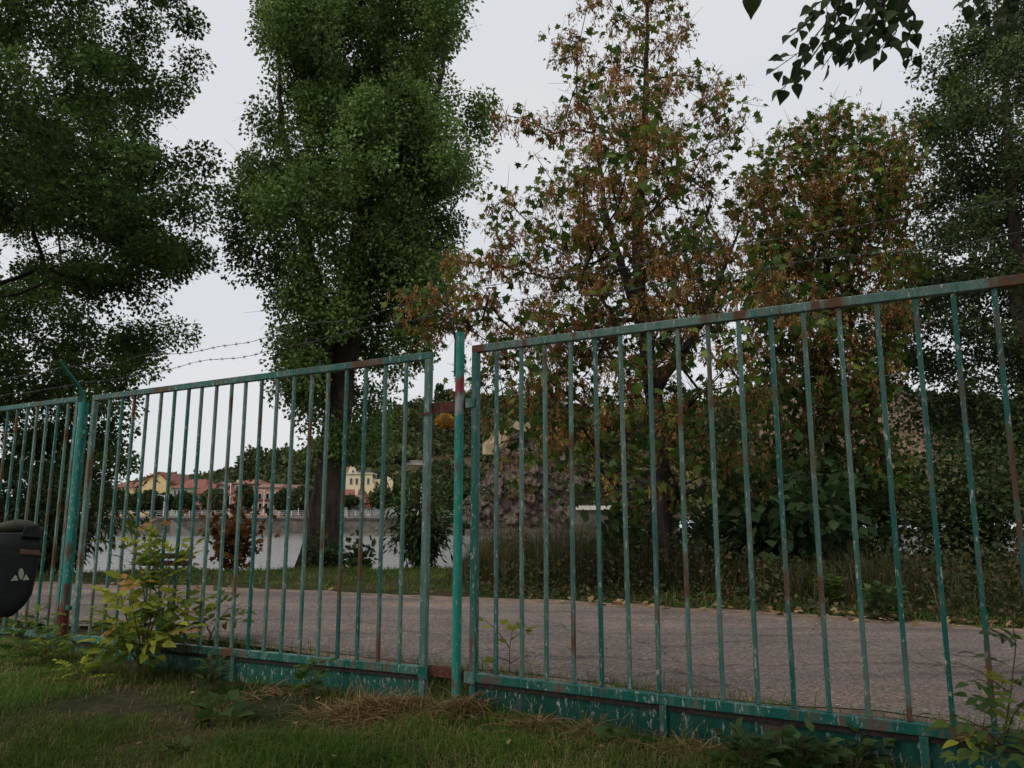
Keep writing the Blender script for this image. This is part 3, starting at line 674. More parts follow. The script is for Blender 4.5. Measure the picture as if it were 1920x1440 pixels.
T, _ = profile_targets(prof, MYY, 510, r, .36, .27, .5)
T = np.concatenate([T, [at(px, py, MYY - .3 + .1 * (i % 5)) for i, (px, py) in enumerate([(762, 592), (788, 572), (800, 612), (828, 566), (836, 604), (862, 588), (884, 612), (850, 548), (905, 598), (915, 560), (948, 216), (980, 222), (1010, 236), (1040, 250), (1050, 70), (1060, 110), (1385, 220), (1360, 250), (1330, 155), (1320, 190)])]])
dens = lambda t: np.clip(1.25 - (t[:, 2] - 2) * .10, .55, 1.2)
make_tree('maple_tree', 'maple hung with brown seed keys, dark trunk behind the right gate leaf', 'tree', [[(1243, 1122), (1241, 1000), (1238, 880), (1228, 760), (1212, 640), (1198, 520), (1196, 420), (1206, 300), (1212, 150), (1214, 20), (1212, -90)], [(1212, 640), (1172, 520), (1140, 420), (1122, 300), (1105, 200)], [(1226, 740), (1290, 640), (1350, 520), (1400, 400)]], MYY, T, r, M['lf_maple'], .155, M['bark_dark'], 12, .17, .108, T_MAPLE, extra=(M['samara'], 11, T_KEYS, .15, lambda t: np.clip(.35 + (t[:, 2] - 1.4) * .35, .25, 1.15)), up=.45, thin=dens, droop=.5, tip=.0052, twig_n=3)
M2Y = 12.5
prof = [(190, 1525, 1550), (230, 1475, 1625), (270, 1440, 1690), (310, 1415, 1715), (400, 1390, 1715), (500, 1390, 1700), (600, 1400, 1700), (700, 1420, 1690), (800, 1400, 1700), (880, 1390, 1720), (950, 1420, 1700)]
T, _ = profile_targets(prof, M2Y, 520, r, .25, .22, .5)
make_tree('maple_tree', 'lower bushy maple with rusty seed keys, between the tall maple and right edge', 'tree', [[(1578, 1100), (1572, 950), (1556, 800), (1544, 690), (1552, 560), (1546, 400), (1538, 240)], [(1665, 1100), (1655, 850), (1625, 730), (1592, 640), (1600, 500), (1630, 380)]], M2Y, T, r, M['lf_maple'], .15, M['bark_dark'], 15, .21, .112, T_MAPLE, extra=(M['samara'], 13, T_KEYS_S, .16, lambda t: np.clip(.2 + (t[:, 2] - 2.0) * .30, .1, 1.1)), up=.5, droop=.5, twig_n=3)
RY = 14.5
prof = [(-100, 1880, 2060), (-20, 1820, 2150), (60, 1760, 2200), (120, 1715, 2230), (180, 1690, 2260), (240, 1695, 2280), (300, 1700, 2300), (380, 1650, 2300), (460, 1640, 2300), (560, 1645, 2300), (650, 1665, 2300), (730, 1700, 2300), (800, 1740, 2280), (860, 1790, 2260), (920, 1850, 2200)]
T, _ = profile_targets(prof, RY, 640, r, .2, .35, .45)
make_tree('alder_tree', 'dark small-leaved tree at the right edge, sky showing through its crown', 'tree', [[(1985, 1110), (1960, 850), (1915, 600), (1895, 350), (1885, 150), (1880, -60)]], RY, T, r, M['lf_right'], .24, M['bark'], 280, .26, .076, T_OVATE, up=.45, tip=.005, clump=(1.0, .345, 95, 1.05), thin=lambda t: np.where(960 + FPX * t[:, 0] / t[:, 1] > 2030, .4, 1.0))

# tree over the camera: only twigs of it hang into view, its crown shades the grass
def leaf_obj_mesh(name, mat, L, Wd, seed):
    rr = np.random.default_rng(seed); v = []; f = []; n = 7
    for i in range(n):
        s = i / (n - 1); wv = Wd * (math.sin(math.pi * min(1, s * 1.02) ** .62)) * (1 - s ** 3 * .25) if 0 < i < n - 1 else .0005
        z = -.22 * L * s * s + rr.normal(0, .004) * L
        v += [(s * L, -wv, z + wv * .35), (s * L, 0, z), (s * L, wv, z + wv * .35)]
    for i in range(n - 1):
        a = i * 3; f += [(a, a + 3, a + 4, a + 1), (a + 1, a + 4, a + 5, a + 2)]
    k = MB(); k.v = v; k.f = f; k.tube([(-.35 * L, 0, .02 * L), (0, 0, 0)], .0012, 4)
    return np_mesh(name, k.v, k.f, mat, True)
OB = np.array((4.2, -2.6, 0.0)); ov = thing('overhanging_tree', OB, 'dark heart-shaped leaves of a near branch hanging into the top right', 'tree')
MB().tube([OB + (0, 0, -.2), OB + (0, .1, 1.5), OB + (-.1, .3, 3.2), OB + (-.3, .9, 5.0), OB + (-.4, 1.0, 7.5)], [.24, .19, .16, .11, .04], 14).build('trunk', M['bark'], ov, smooth=True)
lm = [leaf_obj_mesh('leaf', M['lf_overobj'], .078, .031, s) for s in range(3)]
twigs = [([(1640, -170, 3.1), (1600, -60, 3.1), (1560, 30, 3.05), (1510, 90, 3.0), (1442, 138, 2.95)], 15), ([(1600, -60, 3.1), (1570, 40, 3.1), (1520, 110, 3.05), (1462, 172, 3.0)], 13),
         ([(1600, -60, 3.1), (1550, 10, 3.2), (1490, 62, 3.2), (1468, 78, 3.2)], 8), ([(1640, -170, 3.1), (1640, -40, 3.15), (1590, 60, 3.1), (1540, 130, 3.1)], 13),
         ([(1660, -120, 3.1), (1665, -20, 3.2), (1630, 60, 3.15), (1580, 118, 3.15)], 13), ([(1660, -120, 3.1), (1690, -10, 3.1), (1680, 60, 3.1), (1630, 112, 3.05)], 13),
         ([(1690, -10, 3.1), (1715, 30, 3.1), (1700, 80, 3.1), (1712, 120, 3.1)], 10), ([(1660, -120, 3.1), (1600, -40, 3.3), (1530, 10, 3.3), (1510, 30, 3.3)], 8),
         ([(1640, -80, 3.2), (1650, 0, 3.25), (1610, 50, 3.25), (1560, 90, 3.25)], 11), ([(1690, -60, 3.2), (1700, 0, 3.2), (1660, 40, 3.25), (1640, 90, 3.2)], 11),
         ([(1760, -180, 2.2), (1500, -120, 2.0), (1412, -30, 1.9), (1396, 8, 1.9)], 4), ([(1960, -160, 3.3), (1900, -70, 3.3), (1850, 0, 3.3), (1822, 45, 3.3)], 12),
         ([(1900, -70, 3.3), (1900, 0, 3.4), (1870, 40, 3.4), (1850, 62, 3.4)], 12), ([(1960, -160, 3.3), (1950, -30, 3.4), (1920, 20, 3.4), (1895, 50, 3.4)], 10), ([(1900, -70, 3.3), (1860, -40, 3.3), (1830, -10, 3.3), (1800, 12, 3.3)], 8)]
rr = np.random.default_rng(55); bk = MB()
for tw, nl in twigs:
    if nl > 4: nl = int(nl * 1.45)
    pts = polyline([at(*q) for q in tw], .05); m = len(pts)
    MB().tube(pts, list(np.linspace(.006, .0014, m)), 5).build('twig', M['twig'], ov)
    vis0 = .25
    for i in range(nl):
        s = vis0 + (1 - vis0) * i / max(1, nl - 1); q = min(m - 2, int(s * (m - 1))); p = pts[q]; d = unit((pts[q + 1] - p)[None])[0]
        side = np.cross(d, (0, 1, 0)); side = side / np.linalg.norm(side) * (1 if i % 2 else -1)
        dirv = unit((d * .6 + side * .5 + np.array((0, 0, -.65)) + rr.normal(0, .28, 3))[None])[0]
        from mathutils import Matrix, Vector
        up_ = Vector((rr.normal(0, .4), -.75 + rr.normal(0, .4), .6)); xax = Vector(dirv); yax = up_.cross(xax).normalized(); zax = xax.cross(yax)
        o = link('leaf', lm[i % 3], ov); mtx = Matrix((xax, yax, zax)).transposed().to_4x4(); sc_ = rr.uniform(.62, 1.0) * (.85 if nl == 4 else 1.0)
        o.matrix_local = Matrix.Translation(Vector(p + dirv * .025 - OB)) @ mtx @ Matrix.Scale(sc_, 4)
# limbs carrying those twigs, and the crown overhead (out of the picture)
for q in ((1640, -170, 3.1), (1660, -120, 3.1), (1760, -180, 2.2), (1960, -160, 3.3)):
    e = at(*q); MB().tube([OB + (-.25, .8, 4.6), (OB + (-.25, .8, 4.6)) * .45 + e * .55 + (0, 0, .5), e], [.05, .03, .008], 7).build('branch', M['twig'], ov)
n = 16000
P = np.stack([rr.uniform(-6, 9, n), rr.uniform(-7, 3.2, n), rr.uniform(4.6, 8.5, n)], 1)
hole = vnoise(P[:, 0], P[:, 1], 71, .55) + .25 * vnoise(P[:, 0], P[:, 2], 72, 1.1)
ok = (P[:, 2] > 1.6 + .80 * np.maximum(P[:, 1], 0) * np.sqrt(1 + 0 * P[:, 0])) & (hole > .5) & (P[:, 2] > 4.6 + .35 * np.maximum(0, P[:, 1]))
P = P[ok]
link('crown', leaf_cloud('crown', P, rr.normal(0, 1, P.shape), rr.normal(0, .6, P.shape) + (0, 0, 1), rr.uniform(.12, .22, len(P)), T_ROUND, M['lf_over'], rr.uniform(0, 1, len(P)), rr.uniform(.8, 1.2, len(P)), OB), ov)

# ------------------------------------------------------------------ bushes on the river verge
def bush(name, label, px, py, Y, hgt_, rad_, mat, tpl, ls, n, stems=8, seed=1, arch=.25, group=None, cat='bush', tall=1.0, droop=.2, gap=0.0):
    r = np.random.default_rng(seed); b = at(px, py, Y); b[2] = float(hgt(b[0], Y)); root = thing(name, b, label, cat, group)
    k = MB(); pos = []; dirs = []; tones = []
    for s in range(stems):
        a = r.uniform(0, 6.28); q = r.uniform(.25, 1) ** .5; L = hgt_ * r.uniform(.6, 1.0)
        tipp = np.array((math.cos(a) * rad_ * q, math.sin(a) * rad_ * q, L * (1.05 - .4 * q * q)))
        c = np.array((tipp[0] * .3, tipp[1] * .3, tipp[2] * .75)); pts = [(2 * c * t * (1 - t) + tipp * t * t) for t in np.linspace(0, 1, 9)]
        k.tube([b + p for p in pts], list(np.linspace(.012, .003, 9)), 5); tn = r.uniform(.75, 1.25)
        for i in range(n // stems):
            t = r.uniform(.12, 1.02); p = 2 * c * t * (1 - t) + tipp * t * t; o = r.normal(0, 1, 3) * rad_ * arch * (.5 + t * .6)
            pos.append(b + p + o); dirs.append(o / (rad_ * arch) + (0, 0, -droop)); tones.append(tn * r.uniform(.9, 1.1))
    pos = np.array(pos); ok = pos[:, 2] > b[2] + .02; pos = pos[ok]; dirs = np.array(dirs)[ok]; tones = np.array(tones)[ok]
    k.build('stems', M['stem'], root)
    link('foliage', leaf_cloud('foliage', pos, dirs + r.normal(0, .6, pos.shape), r.normal(0, .6, pos.shape) + (0, -.2, .9), ls * r.uniform(.6, 1.3, len(pos)), tpl, mat, r.uniform(0, 1, len(pos)), tones, b), root)
    return root
bush('maple_bush', 'rust-brown young maple bush on the verge behind the left gate leaf', 436, 1085, 14.2, 1.32, .50, M['lf_bushb'], T_MAPLE, .12, 560, 9, 11, .30)
bush('leafy_bush', 'dense green bush on the bank just left of the middle post', 790, 1092, 14.6, 1.75, .62, M['lf_bushg'], T_NARROW, .17, 2600, 16, 12, .30, droop=.5)
bush('elder_shrub', 'small green shrub between the poplar trunk and the dense bush', 668, 1072, 15.4, .95, .42, M['lf_bushg'], T_OVATE, .14, 300, 6, 13, .26)
bush('ivy_bush', 'low ivy-like bush clinging to the foot of the poplar trunk', 600, 1078, 15.3, .80, .34, M['lf_bushg'], T_ROUND, .085, 700, 8, 14, .34)
bush('chestnut_bush', 'broad bush of big dark leaves right of the tall maple trunk', 1455, 1128, 10.9, 1.62, 1.0, M['lf_bushd'], T_OVATE, .17, 2600, 18, 15, .24, droop=.6)
bush('dark_bush', 'dark bush around the foot of the tall maple trunk', 1190, 1120, 11.2, .95, .62, M['lf_bushd'], T_ROUND, .13, 1100, 12, 16, .28)
bush('willow_bush', 'drooping narrow-leaved bush over the water at the far left', 85, 1070, 14.0, 2.15, 1.45, M['lf_willow'], T_NARROW, .15, 7000, 26, 17, .20, droop=.9)
bush('thicket', 'brownish green thicket beneath the lower maple at the right', 1600, 1120, 12.6, 1.9, 1.5, M['lf_right'], T_OVATE, .085, 7000, 24, 18, .26)
bush('thicket', 'dark thicket at the right edge beneath the small-leaved tree', 1830, 1130, 12.8, 2.5, 1.7, M['lf_right'], T_OVATE, .085, 9000, 26, 19, .24)
bush('thicket', 'tangled green thicket under the low limbs of the tall maple', 1340, 1110, 12.4, 1.7, 1.2, M['lf_bushd'], T_OVATE, .09, 3600, 20, 20, .26)

# ------------------------------------------------------------------ far bank
def zpx(py, Y): return at(960, py, Y)[2]
def xpx(px, py, Y): return at(px, py, Y)[0]
qw = thing('quay_wall', (0, QY, WATERZ), 'long sloping stone quay wall along the far bank of the river', 'wall')
zt = zpx(972, QY)
MB().hexa([(-260, QY - 1.5, WATERZ - 1), (-10.5, QY - 1.5, WATERZ - 1), (-10.5, QY + 1, WATERZ - 1), (-260, QY + 1, WATERZ - 1), (-260, QY, zt), (-10.5, QY, zt), (-10.5, QY + 1, zt), (-260, QY + 1, zt)]).build('wall_face', M['quay'], qw)
MB().hexa([(-9, QY - .5, WATERZ - 1), (260, QY - .5, WATERZ - 1), (260, QY + 4, WATERZ - 1), (-9, QY + 4, WATERZ - 1), (-9, QY + .2, WATERZ + 1.2), (260, QY + .2, WATERZ + 1.2), (260, QY + 4, WATERZ + 1.2), (-9, QY + 4, WATERZ + 1.2)]).build('wall_face', M['quay'], qw)
MB().box(-260, -10.4, QY - .45, QY + .9, zt + .003, zt + .38).build('coping', M['quay_cap'], qw)
MB().box(-260, -10.4, QY - 2.1, QY - 1.2, WATERZ - .6, WATERZ + .42).build('footing_ledge', M['quay_cap'], qw)
cb = MB()
for i in range(300): cb.box(-128 + i * .4, -127.82 + i * .4, QY - .32, QY - .002, zt - .38, zt + .002)
tag(cb.build('corbels', M['quay_cap'], qw), kind='stuff')
st = MB()
for i in range(9):                                        # flight of stairs down the wall left of the villa
    st.box(xpx(328, 990, QY) + i * .55, xpx(328, 990, QY) + i * .55 + .55, QY - 2.2, QY - 1.0 - i * .0, WATERZ - .3, zt - .35 - i * .32)
st.build('stairs', M['quay_cap'], qw)
ra = thing('quay_railing', (-60, QY + .3, zt + .38), 'grey metal railing on top of the far quay wall', 'railing')
k = MB(); zr = zt + .38
for z in (.35, .68, 1.02): k.tube([(-130, QY + .3, zr + z), (-11, QY + .3, zr + z)], .035, 5)
k.build('rails', M['metal_grey'], ra)
pmesh = np_mesh('post', MB().box(-.08, .08, -.08, .08, 0, 1.1).v, MB().box(-.08, .08, -.08, .08, 0, 1.1).f, M['metal_grey'])
for i in range(48): link('post', pmesh, ra, (-68 + i * 2.45, 0, 0))
wr = thing('quay_railing', (20, QY + .3, WATERZ + 1.2), 'pale parapet on the quay below the cliff, seen behind the maple', 'railing')
zc = zpx(956, QY); MB().box(xpx(1080, 950, QY), xpx(1165, 950, QY), QY + .2, QY + .5, zc, zc + .8).build('parapet', M['plaster_wall'], wr)
MB().box(xpx(1070, 950, QY), xpx(1190, 950, QY), QY + .6, QY + 6, WATERZ, zc - .003).build('abutment', M['quay'], wr)

def window(parent, x0, x1, z0, z1, y, arch=False):
    if arch:
        c = (x0 + x1) / 2; h = (x1 - x0) / 2; poly = [(x0, z0), (x1, z0), (x1, z1 - h)] + [(c + h * math.cos(a), z1 - h + h * math.sin(a)) for a in np.linspace(.4, math.pi - .4, 5)] + [(x0, z1 - h)]
    else: poly = [(x0, z0), (x1, z0), (x1, z1), (x0, z1)]
    g = .16; cx = sum(p[0] for p in poly) / len(poly); cz = sum(p[1] for p in poly) / len(poly)
    big = [(p[0] + g * (1 if p[0] > cx else -1), p[1] + g * (1 if p[1] > cz else -1)) for p in poly]
    f = MB().prism(big, y - .10, y - .002).build('window', M['frame'], parent)
    MB().prism(poly, y - .16, y - .101).build('pane', M['glass'], f)
    return f
def pxwin(parent, a, b, c, d, y, arch=False):
    window(parent, xpx(a, c, y), xpx(b, c, y), zpx(d, y), zpx(c, y), y, arch)
def house(name, label, cat='building'): return lambda x, y, z: thing(name, (x, y, z), label, cat)
GZ = 1.1
# A yellow gabled block with its lower wing
Y = 172.0
b = thing('apartment_house', (xpx(290, 950, Y), Y, GZ), 'yellow house with a bare gable wall, left of the far street trees', 'building')
x0, x1, xa = xpx(262, 900, Y), xpx(319, 900, Y), xpx(298, 900, Y); ze, za, zl = zpx(906, Y), zpx(888, Y), zpx(904, Y)
MB().prism([(x0, GZ), (x1, GZ), (x1, ze), (xa, za), (x0, zl)], Y, Y + 14).build('wall', M['yellow_wall'], b)
MB().prism([(x1 + .4, ze - .35), (x1 + .45, ze + .05), (xa, za + .45), (xa, za + .05)], Y - .3, Y + 14.3).build('roof', M['roof'], b)
rl = MB().prism([(x0 - .3, zl - .1), (xa - .003, za + .05), (xa - .003, za + .45), (x0 - .35, zl + .3)], Y - .3, Y + 14.3).build('roof', M['roof'], b)
MB().box(xpx(276, 890, Y), xpx(288, 890, Y), Y + 1, Y + 2.2, zl, zpx(887, Y)).build('chimney', M['yellow_wall'], rl)
xw0 = xpx(206, 910, Y); zw = zpx(913, Y)
MB().box(xw0, x0 - .01, Y + 1, Y + 12, GZ, zw).build('wing_wall', M['yellow_wall'], b)
MB().hexa([(xw0 - .4, Y + .6, zw + .01), (x0 - .36, Y + .6, zw + .01), (x0 - .36, Y + 12, zw + .01), (xw0 - .4, Y + 12, zw + .01), (xw0 + 1, Y + 4.5, zpx(902, Y)), (x0 - .36, Y + 4.5, zpx(902, Y)), (x0 - .36, Y + 8, zpx(902, Y)), (xw0 + 1, Y + 8, zpx(902, Y))]).build('wing_roof', M['roof'], b)
for px in (222, 236, 254): pxwin(b, px, px + 4, 921, 929, Y + 1)
MB().tube([(xpx(252, 915, Y), Y + .85, GZ), (xpx(252, 915, Y), Y + .85, zw)], .14, 6).build('downpipe', M['roof_brown'], b)
# B green hall
Y = 166.0
b = thing('green_house', (xpx(345, 950, Y), Y, GZ), 'low green house with red hipped roof beside the yellow house', 'building')
x0, x1 = xpx(321, 920, Y), xpx(384, 920, Y); z0 = zpx(915, Y); zr_ = zpx(905, Y)
MB().box(x0, x1, Y, Y + 10, GZ, z0).build('wall', M['green_wall'], b)
rf = MB().hexa([(x0 - .4, Y - .4, z0 + .005), (x1 + .4, Y - .4, z0 + .005), (x1 + .4, Y + 10, z0 + .005), (x0 - .4, Y + 10, z0 + .005), (x0 + 2.5, Y + 4.2, zr_ + .9), (x1 - 1.5, Y + 4.2, zr_ + .9), (x1 - 1.5, Y + 5.6, zr_ + .9), (x0 + 2.5, Y + 5.6, zr_ + .9)]).build('roof', M['roof'], b)
for px in (350, 382): MB().box(xpx(px, 905, Y), xpx(px + 3.5, 905, Y), Y + 3, Y + 4, z0 + .5, zpx(902, Y)).build('chimney', M['cream_wall'], rf)
for px in (327, 334, 341): pxwin(b, px, px + 3.4, 919, 928, Y, True)
# C salmon house with steep roof
Y = 160.0
b = thing('salmon_house', (xpx(380, 950, Y), Y, GZ), 'salmon house with steep red roof right of the green house', 'building')
x0, x1, xa = xpx(352, 930, Y), xpx(399, 930, Y), xpx(393, 930, Y); ze, za = zpx(926, Y), zpx(907, Y)
MB().box(x0, x1, Y, Y + 9, GZ, ze).build('wall', M['salmon_wall'], b)
MB().hexa([(x0 - .4, Y - .4, ze + .004), (x1 + .3, Y - .4, ze + .004), (x1 + .3, Y + 9, ze + .004), (x0 - .4, Y + 9, ze + .004), (xa - 1.6, Y + 3.4, za), (xa, Y + 3.4, za), (xa, Y + 5, za), (xa - 1.6, Y + 5, za)]).build('roof', M['roof'], b)
for px in (357, 368, 379, 390):
    pxwin(b, px, px + 4, 930, 939, Y, True); pxwin(b, px, px + 4, 947, 957, Y)
# D grey pediment house
Y = 164.0
b = thing('pediment_house', (xpx(414, 950, Y), Y, GZ), 'small grey house with a pediment between the salmon house and the villa', 'building')
x0, x1, xa = xpx(401, 920, Y), xpx(426, 920, Y), xpx(412, 920, Y); ze, za = zpx(914, Y), zpx(908, Y)
MB().prism([(x0, GZ), (x1, GZ), (x1, ze), (xa, za), (x0, ze)], Y, Y + 8).build('wall', M['grey_wall'], b)
MB().prism([(x0 - .4, ze), (xa, za + .05), (x1 + .4, ze), (x1 + .4, ze + .35), (xa, za + .45), (x0 - .4, ze + .35)], Y - .4, Y + 8.2).build('roof', M['roof_brown'], b)
for px in (405, 410.5, 416): pxwin(b, px, px + 3, 916, 924, Y, True)
# E big villa
Y = 162.0
b = thing('mansard_villa', (xpx(470, 950, Y), Y, GZ), 'large pink villa with red mansard roof and arched windows', 'building')
x0, x1, x2 = xpx(428, 930, Y), xpx(482, 930, Y), xpx(530, 930, Y); ze, zm, za = zpx(924, Y), zpx(907, Y), zpx(897, Y)
MB().box(x0, x1, Y, Y + 12, GZ, ze).build('wall', M['pink_wall'], b)
rf = MB().hexa([(x0 - .3, Y - .3, ze + .004), (x1 + .3, Y - .3, ze + .004), (x1 + .3, Y + 12, ze + .004), (x0 - .3, Y + 12, ze + .004), (x0 + .4, Y + .8, zm), (x1 - .4, Y + .8, zm), (x1 - .4, Y + 11, zm), (x0 + .4, Y + 11, zm)]).build('roof', M['roof'], b)
MB().hexa([(x0 - .1, Y + .4, zm + .004), (x1 + .1, Y + .4, zm + .004), (x1 + .1, Y + 11.4, zm + .004), (x0 - .1, Y + 11.4, zm + .004), (x0 + 2.8, Y + 5, za), (x1 - 1.2, Y + 5, za), (x1 - 1.2, Y + 6.5, za), (x0 + 2.8, Y + 6.5, za)]).build('upper_roof', M['roof'], b)
MB().box(xpx(431, 900, Y), xpx(440, 900, Y), Y + 4, Y + 5, zm, zpx(898, Y)).build('chimney', M['cream_wall'], rf)
MB().box(xpx(470, 900, Y), xpx(472, 900, Y), Y + .9, Y + 1.2, zm - 1.5, zpx(899, Y)).build('chimney', M['cream_wall'], rf)
pxwin(b, 443, 447, 911, 920, Y + .3); pxwin(b, 449, 453, 911, 920, Y + .3)
for px in (441, 447, 475): pxwin(b, px, px + 3.6, 928, 938, Y, True)
for px in (436, 445, 455, 475): pxwin(b, px, px + 3.6, 944, 955, Y)
zf = zpx(914, Y - 1)
MB().box(x1 + .01, x2, Y - 1, Y + 10, GZ, zf).build('wing_wall', M['pink_wall'], b)
MB().hexa([(x1 - .2, Y - 1.4, zf + .004), (x2 + .3, Y - 1.4, zf + .004), (x2 + .3, Y + 10, zf + .004), (x1 - .2, Y + 10, zf + .004), (x1 + .3, Y + 1.5, zpx(907, Y)), (x2 - .5, Y + 1.5, zpx(907, Y)), (x2 - .5, Y + 8, zpx(907, Y)), (x1 + .3, Y + 8, zpx(907, Y))]).build('wing_roof', M['roof_brown'], b)
MB().box(x1 + .05, x2 + .15, Y - 1.25, Y - 1.003, zpx(938, Y), zpx(936, Y)).build('cornice', M['roof'], b)
for px in (484, 498, 512): MB().box(xpx(px - 3.5, 930, Y - 1), xpx(px - 1.2, 930, Y - 1), Y - 1.1, Y - 1.003, zpx(935.5, Y), zpx(921, Y)).build('wall_stripe', M['roof'], b)
for px in (485, 499.5, 514, 523): pxwin(b, px, px + 5, 925, 935, Y - 1, True)
for px in (486, 497, 508, 520): pxwin(b, px, px + 4.5, 944, 955, Y - 1)
b2h = thing('low_house', (xpx(548, 950, 170), 170, GZ), 'low brick-red house partly hidden by a street tree right of the villa', 'building')
MB().box(xpx(534, 920, 170), xpx(564, 920, 170), 170, 178, GZ, zpx(917, 170)).build('wall', M['plaster_wall'], b2h)
MB().hexa([(xpx(533, 920, 170), 169.6, zpx(917, 170) + .004), (xpx(565, 920, 170), 169.6, zpx(917, 170) + .004), (xpx(565, 920, 170), 178, zpx(917, 170) + .004), (xpx(533, 920, 170), 178, zpx(917, 170) + .004), (xpx(536, 920, 170), 173, zpx(908, 170)), (xpx(562, 920, 170), 173, zpx(908, 170)), (xpx(562, 920, 170), 175, zpx(908, 170)), (xpx(536, 920, 170), 175, zpx(908, 170))]).build('roof', M['roof_brown'], b2h)
for px in (540, 550): pxwin(b2h, px, px + 4, 922, 930, 170)
# G cream villa on the slope
Y = 186.0
b = thing('cream_villa', (xpx(668, 915, Y), Y, zpx(935, Y)), 'cream villa with a small gable on the slope right of the poplar trunk', 'building')
x0, x1 = xpx(634, 900, Y), xpx(698, 900, Y); z0, z1 = zpx(935, Y), zpx(889, Y)
MB().box(x0, x1, Y, Y + 9, z0, z1).build('wall', M['cream_wall'], b)
MB().box(x0 - .2, x1 + .25, Y - .25, Y + 9.2, z1 + .003, z1 + .35).build('cornice', M['plaster_wall'], b)
g0, g1, ga = xpx(653, 880, Y), xpx(668, 880, Y), xpx(657, 880, Y)
MB().prism([(g0, z1 + .36), (g1, z1 + .36), (ga, zpx(873, Y))], Y + .1, Y + 4).build('gable', M['cream_wall'], b)
pxwin(b, 660.5, 663, 882, 886, Y + .1)
MB().hexa([(x0, Y + .5, z1 + .36), (g0 - .1, Y + .5, z1 + .36), (g0 - .1, Y + 8, z1 + .36), (x0, Y + 8, z1 + .36), (x0 + .4, Y + 3, zpx(874, Y)), (g0 - .1, Y + 3, zpx(874, Y)), (g0 - .1, Y + 6, zpx(874, Y)), (x0 + .4, Y + 6, zpx(874, Y))]).build('roof', M['roof_brown'], b)
MB().box(xpx(669, 885, Y), xpx(694, 885, Y), Y + 1.5, Y + 8, z1 + .36, zpx(880, Y)).build('roof', M['slate'], b)
for px in (657, 667.5, 679, 689): pxwin(b, px, px + 3.2, 897, 907, Y)
MB().box(x1 + .01, xpx(711, 900, Y), Y + 1, Y + 6, z0, zpx(898, Y)).build('side_porch', M['cream_wall'], b); MB().box(x1 + .01, xpx(704, 900, Y), Y - 1.5, Y + .99, z0, zpx(907, Y)).build('terrace', M['cream_wall'], b)
pxwin(b, 700, 705, 890.5, 896.5, Y + 1)
b = thing('slope_wall', (xpx(731, 905, 184), 184, zpx(925, 184)), 'fragment of pale wall among the trees right of the cream villa', 'wall')
MB().prism([(xpx(726, 900, 184), zpx(893, 184)), (xpx(734, 900, 184), zpx(898, 184)), (xpx(737, 900, 184), zpx(905, 184)), (xpx(735, 905, 184), zpx(925, 184)), (xpx(726, 905, 184), zpx(925, 184))], 184, 185.2).build('masonry', M['cream_wall'], b)
# H low house with red roof
Y = 158.0
b = thing('red_roof_house', (xpx(655, 950, Y), Y, GZ), 'pale house with red roof and tall chimney right beside the poplar trunk', 'building')
x0, x1 = xpx(626, 940, Y), xpx(684, 940, Y); z1, za = zpx(943, Y), zpx(919, Y)
MB().box(x0, x1, Y, Y + 9, GZ, z1).build('wall', M['plaster_wall'], b)
rf = MB().hexa([(x0 - .4, Y - .4, z1 + .004), (x1 + .4, Y - .4, z1 + .004), (x1 + .4, Y + 9, z1 + .004), (x0 - .4, Y + 9, z1 + .004), (x0, Y + 4.2, za + .3), (x1 - 1.2, Y + 4.2, za + .3), (x1 - 1.2, Y + 5.4, za + .3), (x0, Y + 5.4, za + .3)]).build('roof', M['roof'], b)
MB().box(xpx(662, 920, Y), xpx(667, 920, Y), Y + 2.2, Y + 3, z1 + .6, zpx(913.5, Y)).build('chimney', M['cream_wall'], rf)
pxwin(b, 637, 644, 948, 958, Y, True); pxwin(b, 667, 675, 951, 959, Y); pxwin(b, 652, 658, 950, 959, Y)
b = thing('arched_gatehouse', (xpx(692, 950, Y), Y, GZ), 'tiny gatehouse with a curved red roof at the end of the white wall', 'building')
x0, x1 = xpx(686, 955, Y), xpx(697, 955, Y); z1 = zpx(952, Y)
MB().box(x0, x1, Y - 1, Y + 3, GZ, z1).build('wall', M['plaster_wall'], b)
c = (x0 + x1) / 2; h = (x1 - x0) / 2 + .2
MB().prism([(c + h * math.cos(a), z1 + .004 + .75 * h * math.sin(a)) for a in np.linspace(0, math.pi, 9)], Y - 1.3, Y + 3.2).build('roof', M['roof'], b)
pxwin(b, 689, 694, 954, 961, Y - 1)
b = thing('garden_wall', (xpx(725, 955, Y), Y, GZ), 'long white garden wall left of the dense green bush', 'wall')
MB().box(xpx(698, 955, Y), xpx(735, 955, Y), Y, Y + .4, GZ, zpx(951.5, Y)).build('wall_section', M['white_wall'], b)
MB().box(xpx(738, 955, Y), xpx(800, 955, Y), Y, Y + .4, GZ, zpx(951.5, Y)).build('wall_section', M['white_wall'], b)
for px in (735, 741.5, 760): MB().box(xpx(px, 955, Y), xpx(px + 2.6, 955, Y), Y - .15, Y + .55, GZ, zpx(949.5, Y)).build('pier', M['white_wall'], b)
# small house at the left behind the hinge post
b = thing('small_house', (xpx(158, 950, 165), 165, GZ), 'small red-roofed house glimpsed behind the hinge post', 'building')
MB().box(xpx(140, 940, 165), xpx(170, 940, 165), 165, 172, GZ, zpx(941, 165)).build('wall', M['plaster_wall'], b)
MB().prism([(xpx(138, 940, 165), zpx(941, 165) + .004), (xpx(172, 940, 165), zpx(941, 165) + .004), (xpx(155, 930, 165), zpx(929, 165))], 164.6, 172.4).build('roof', M['roof'], b)
pxwin(b, 146, 150, 945, 953, 165); pxwin(b, 157, 161, 945, 953, 165)
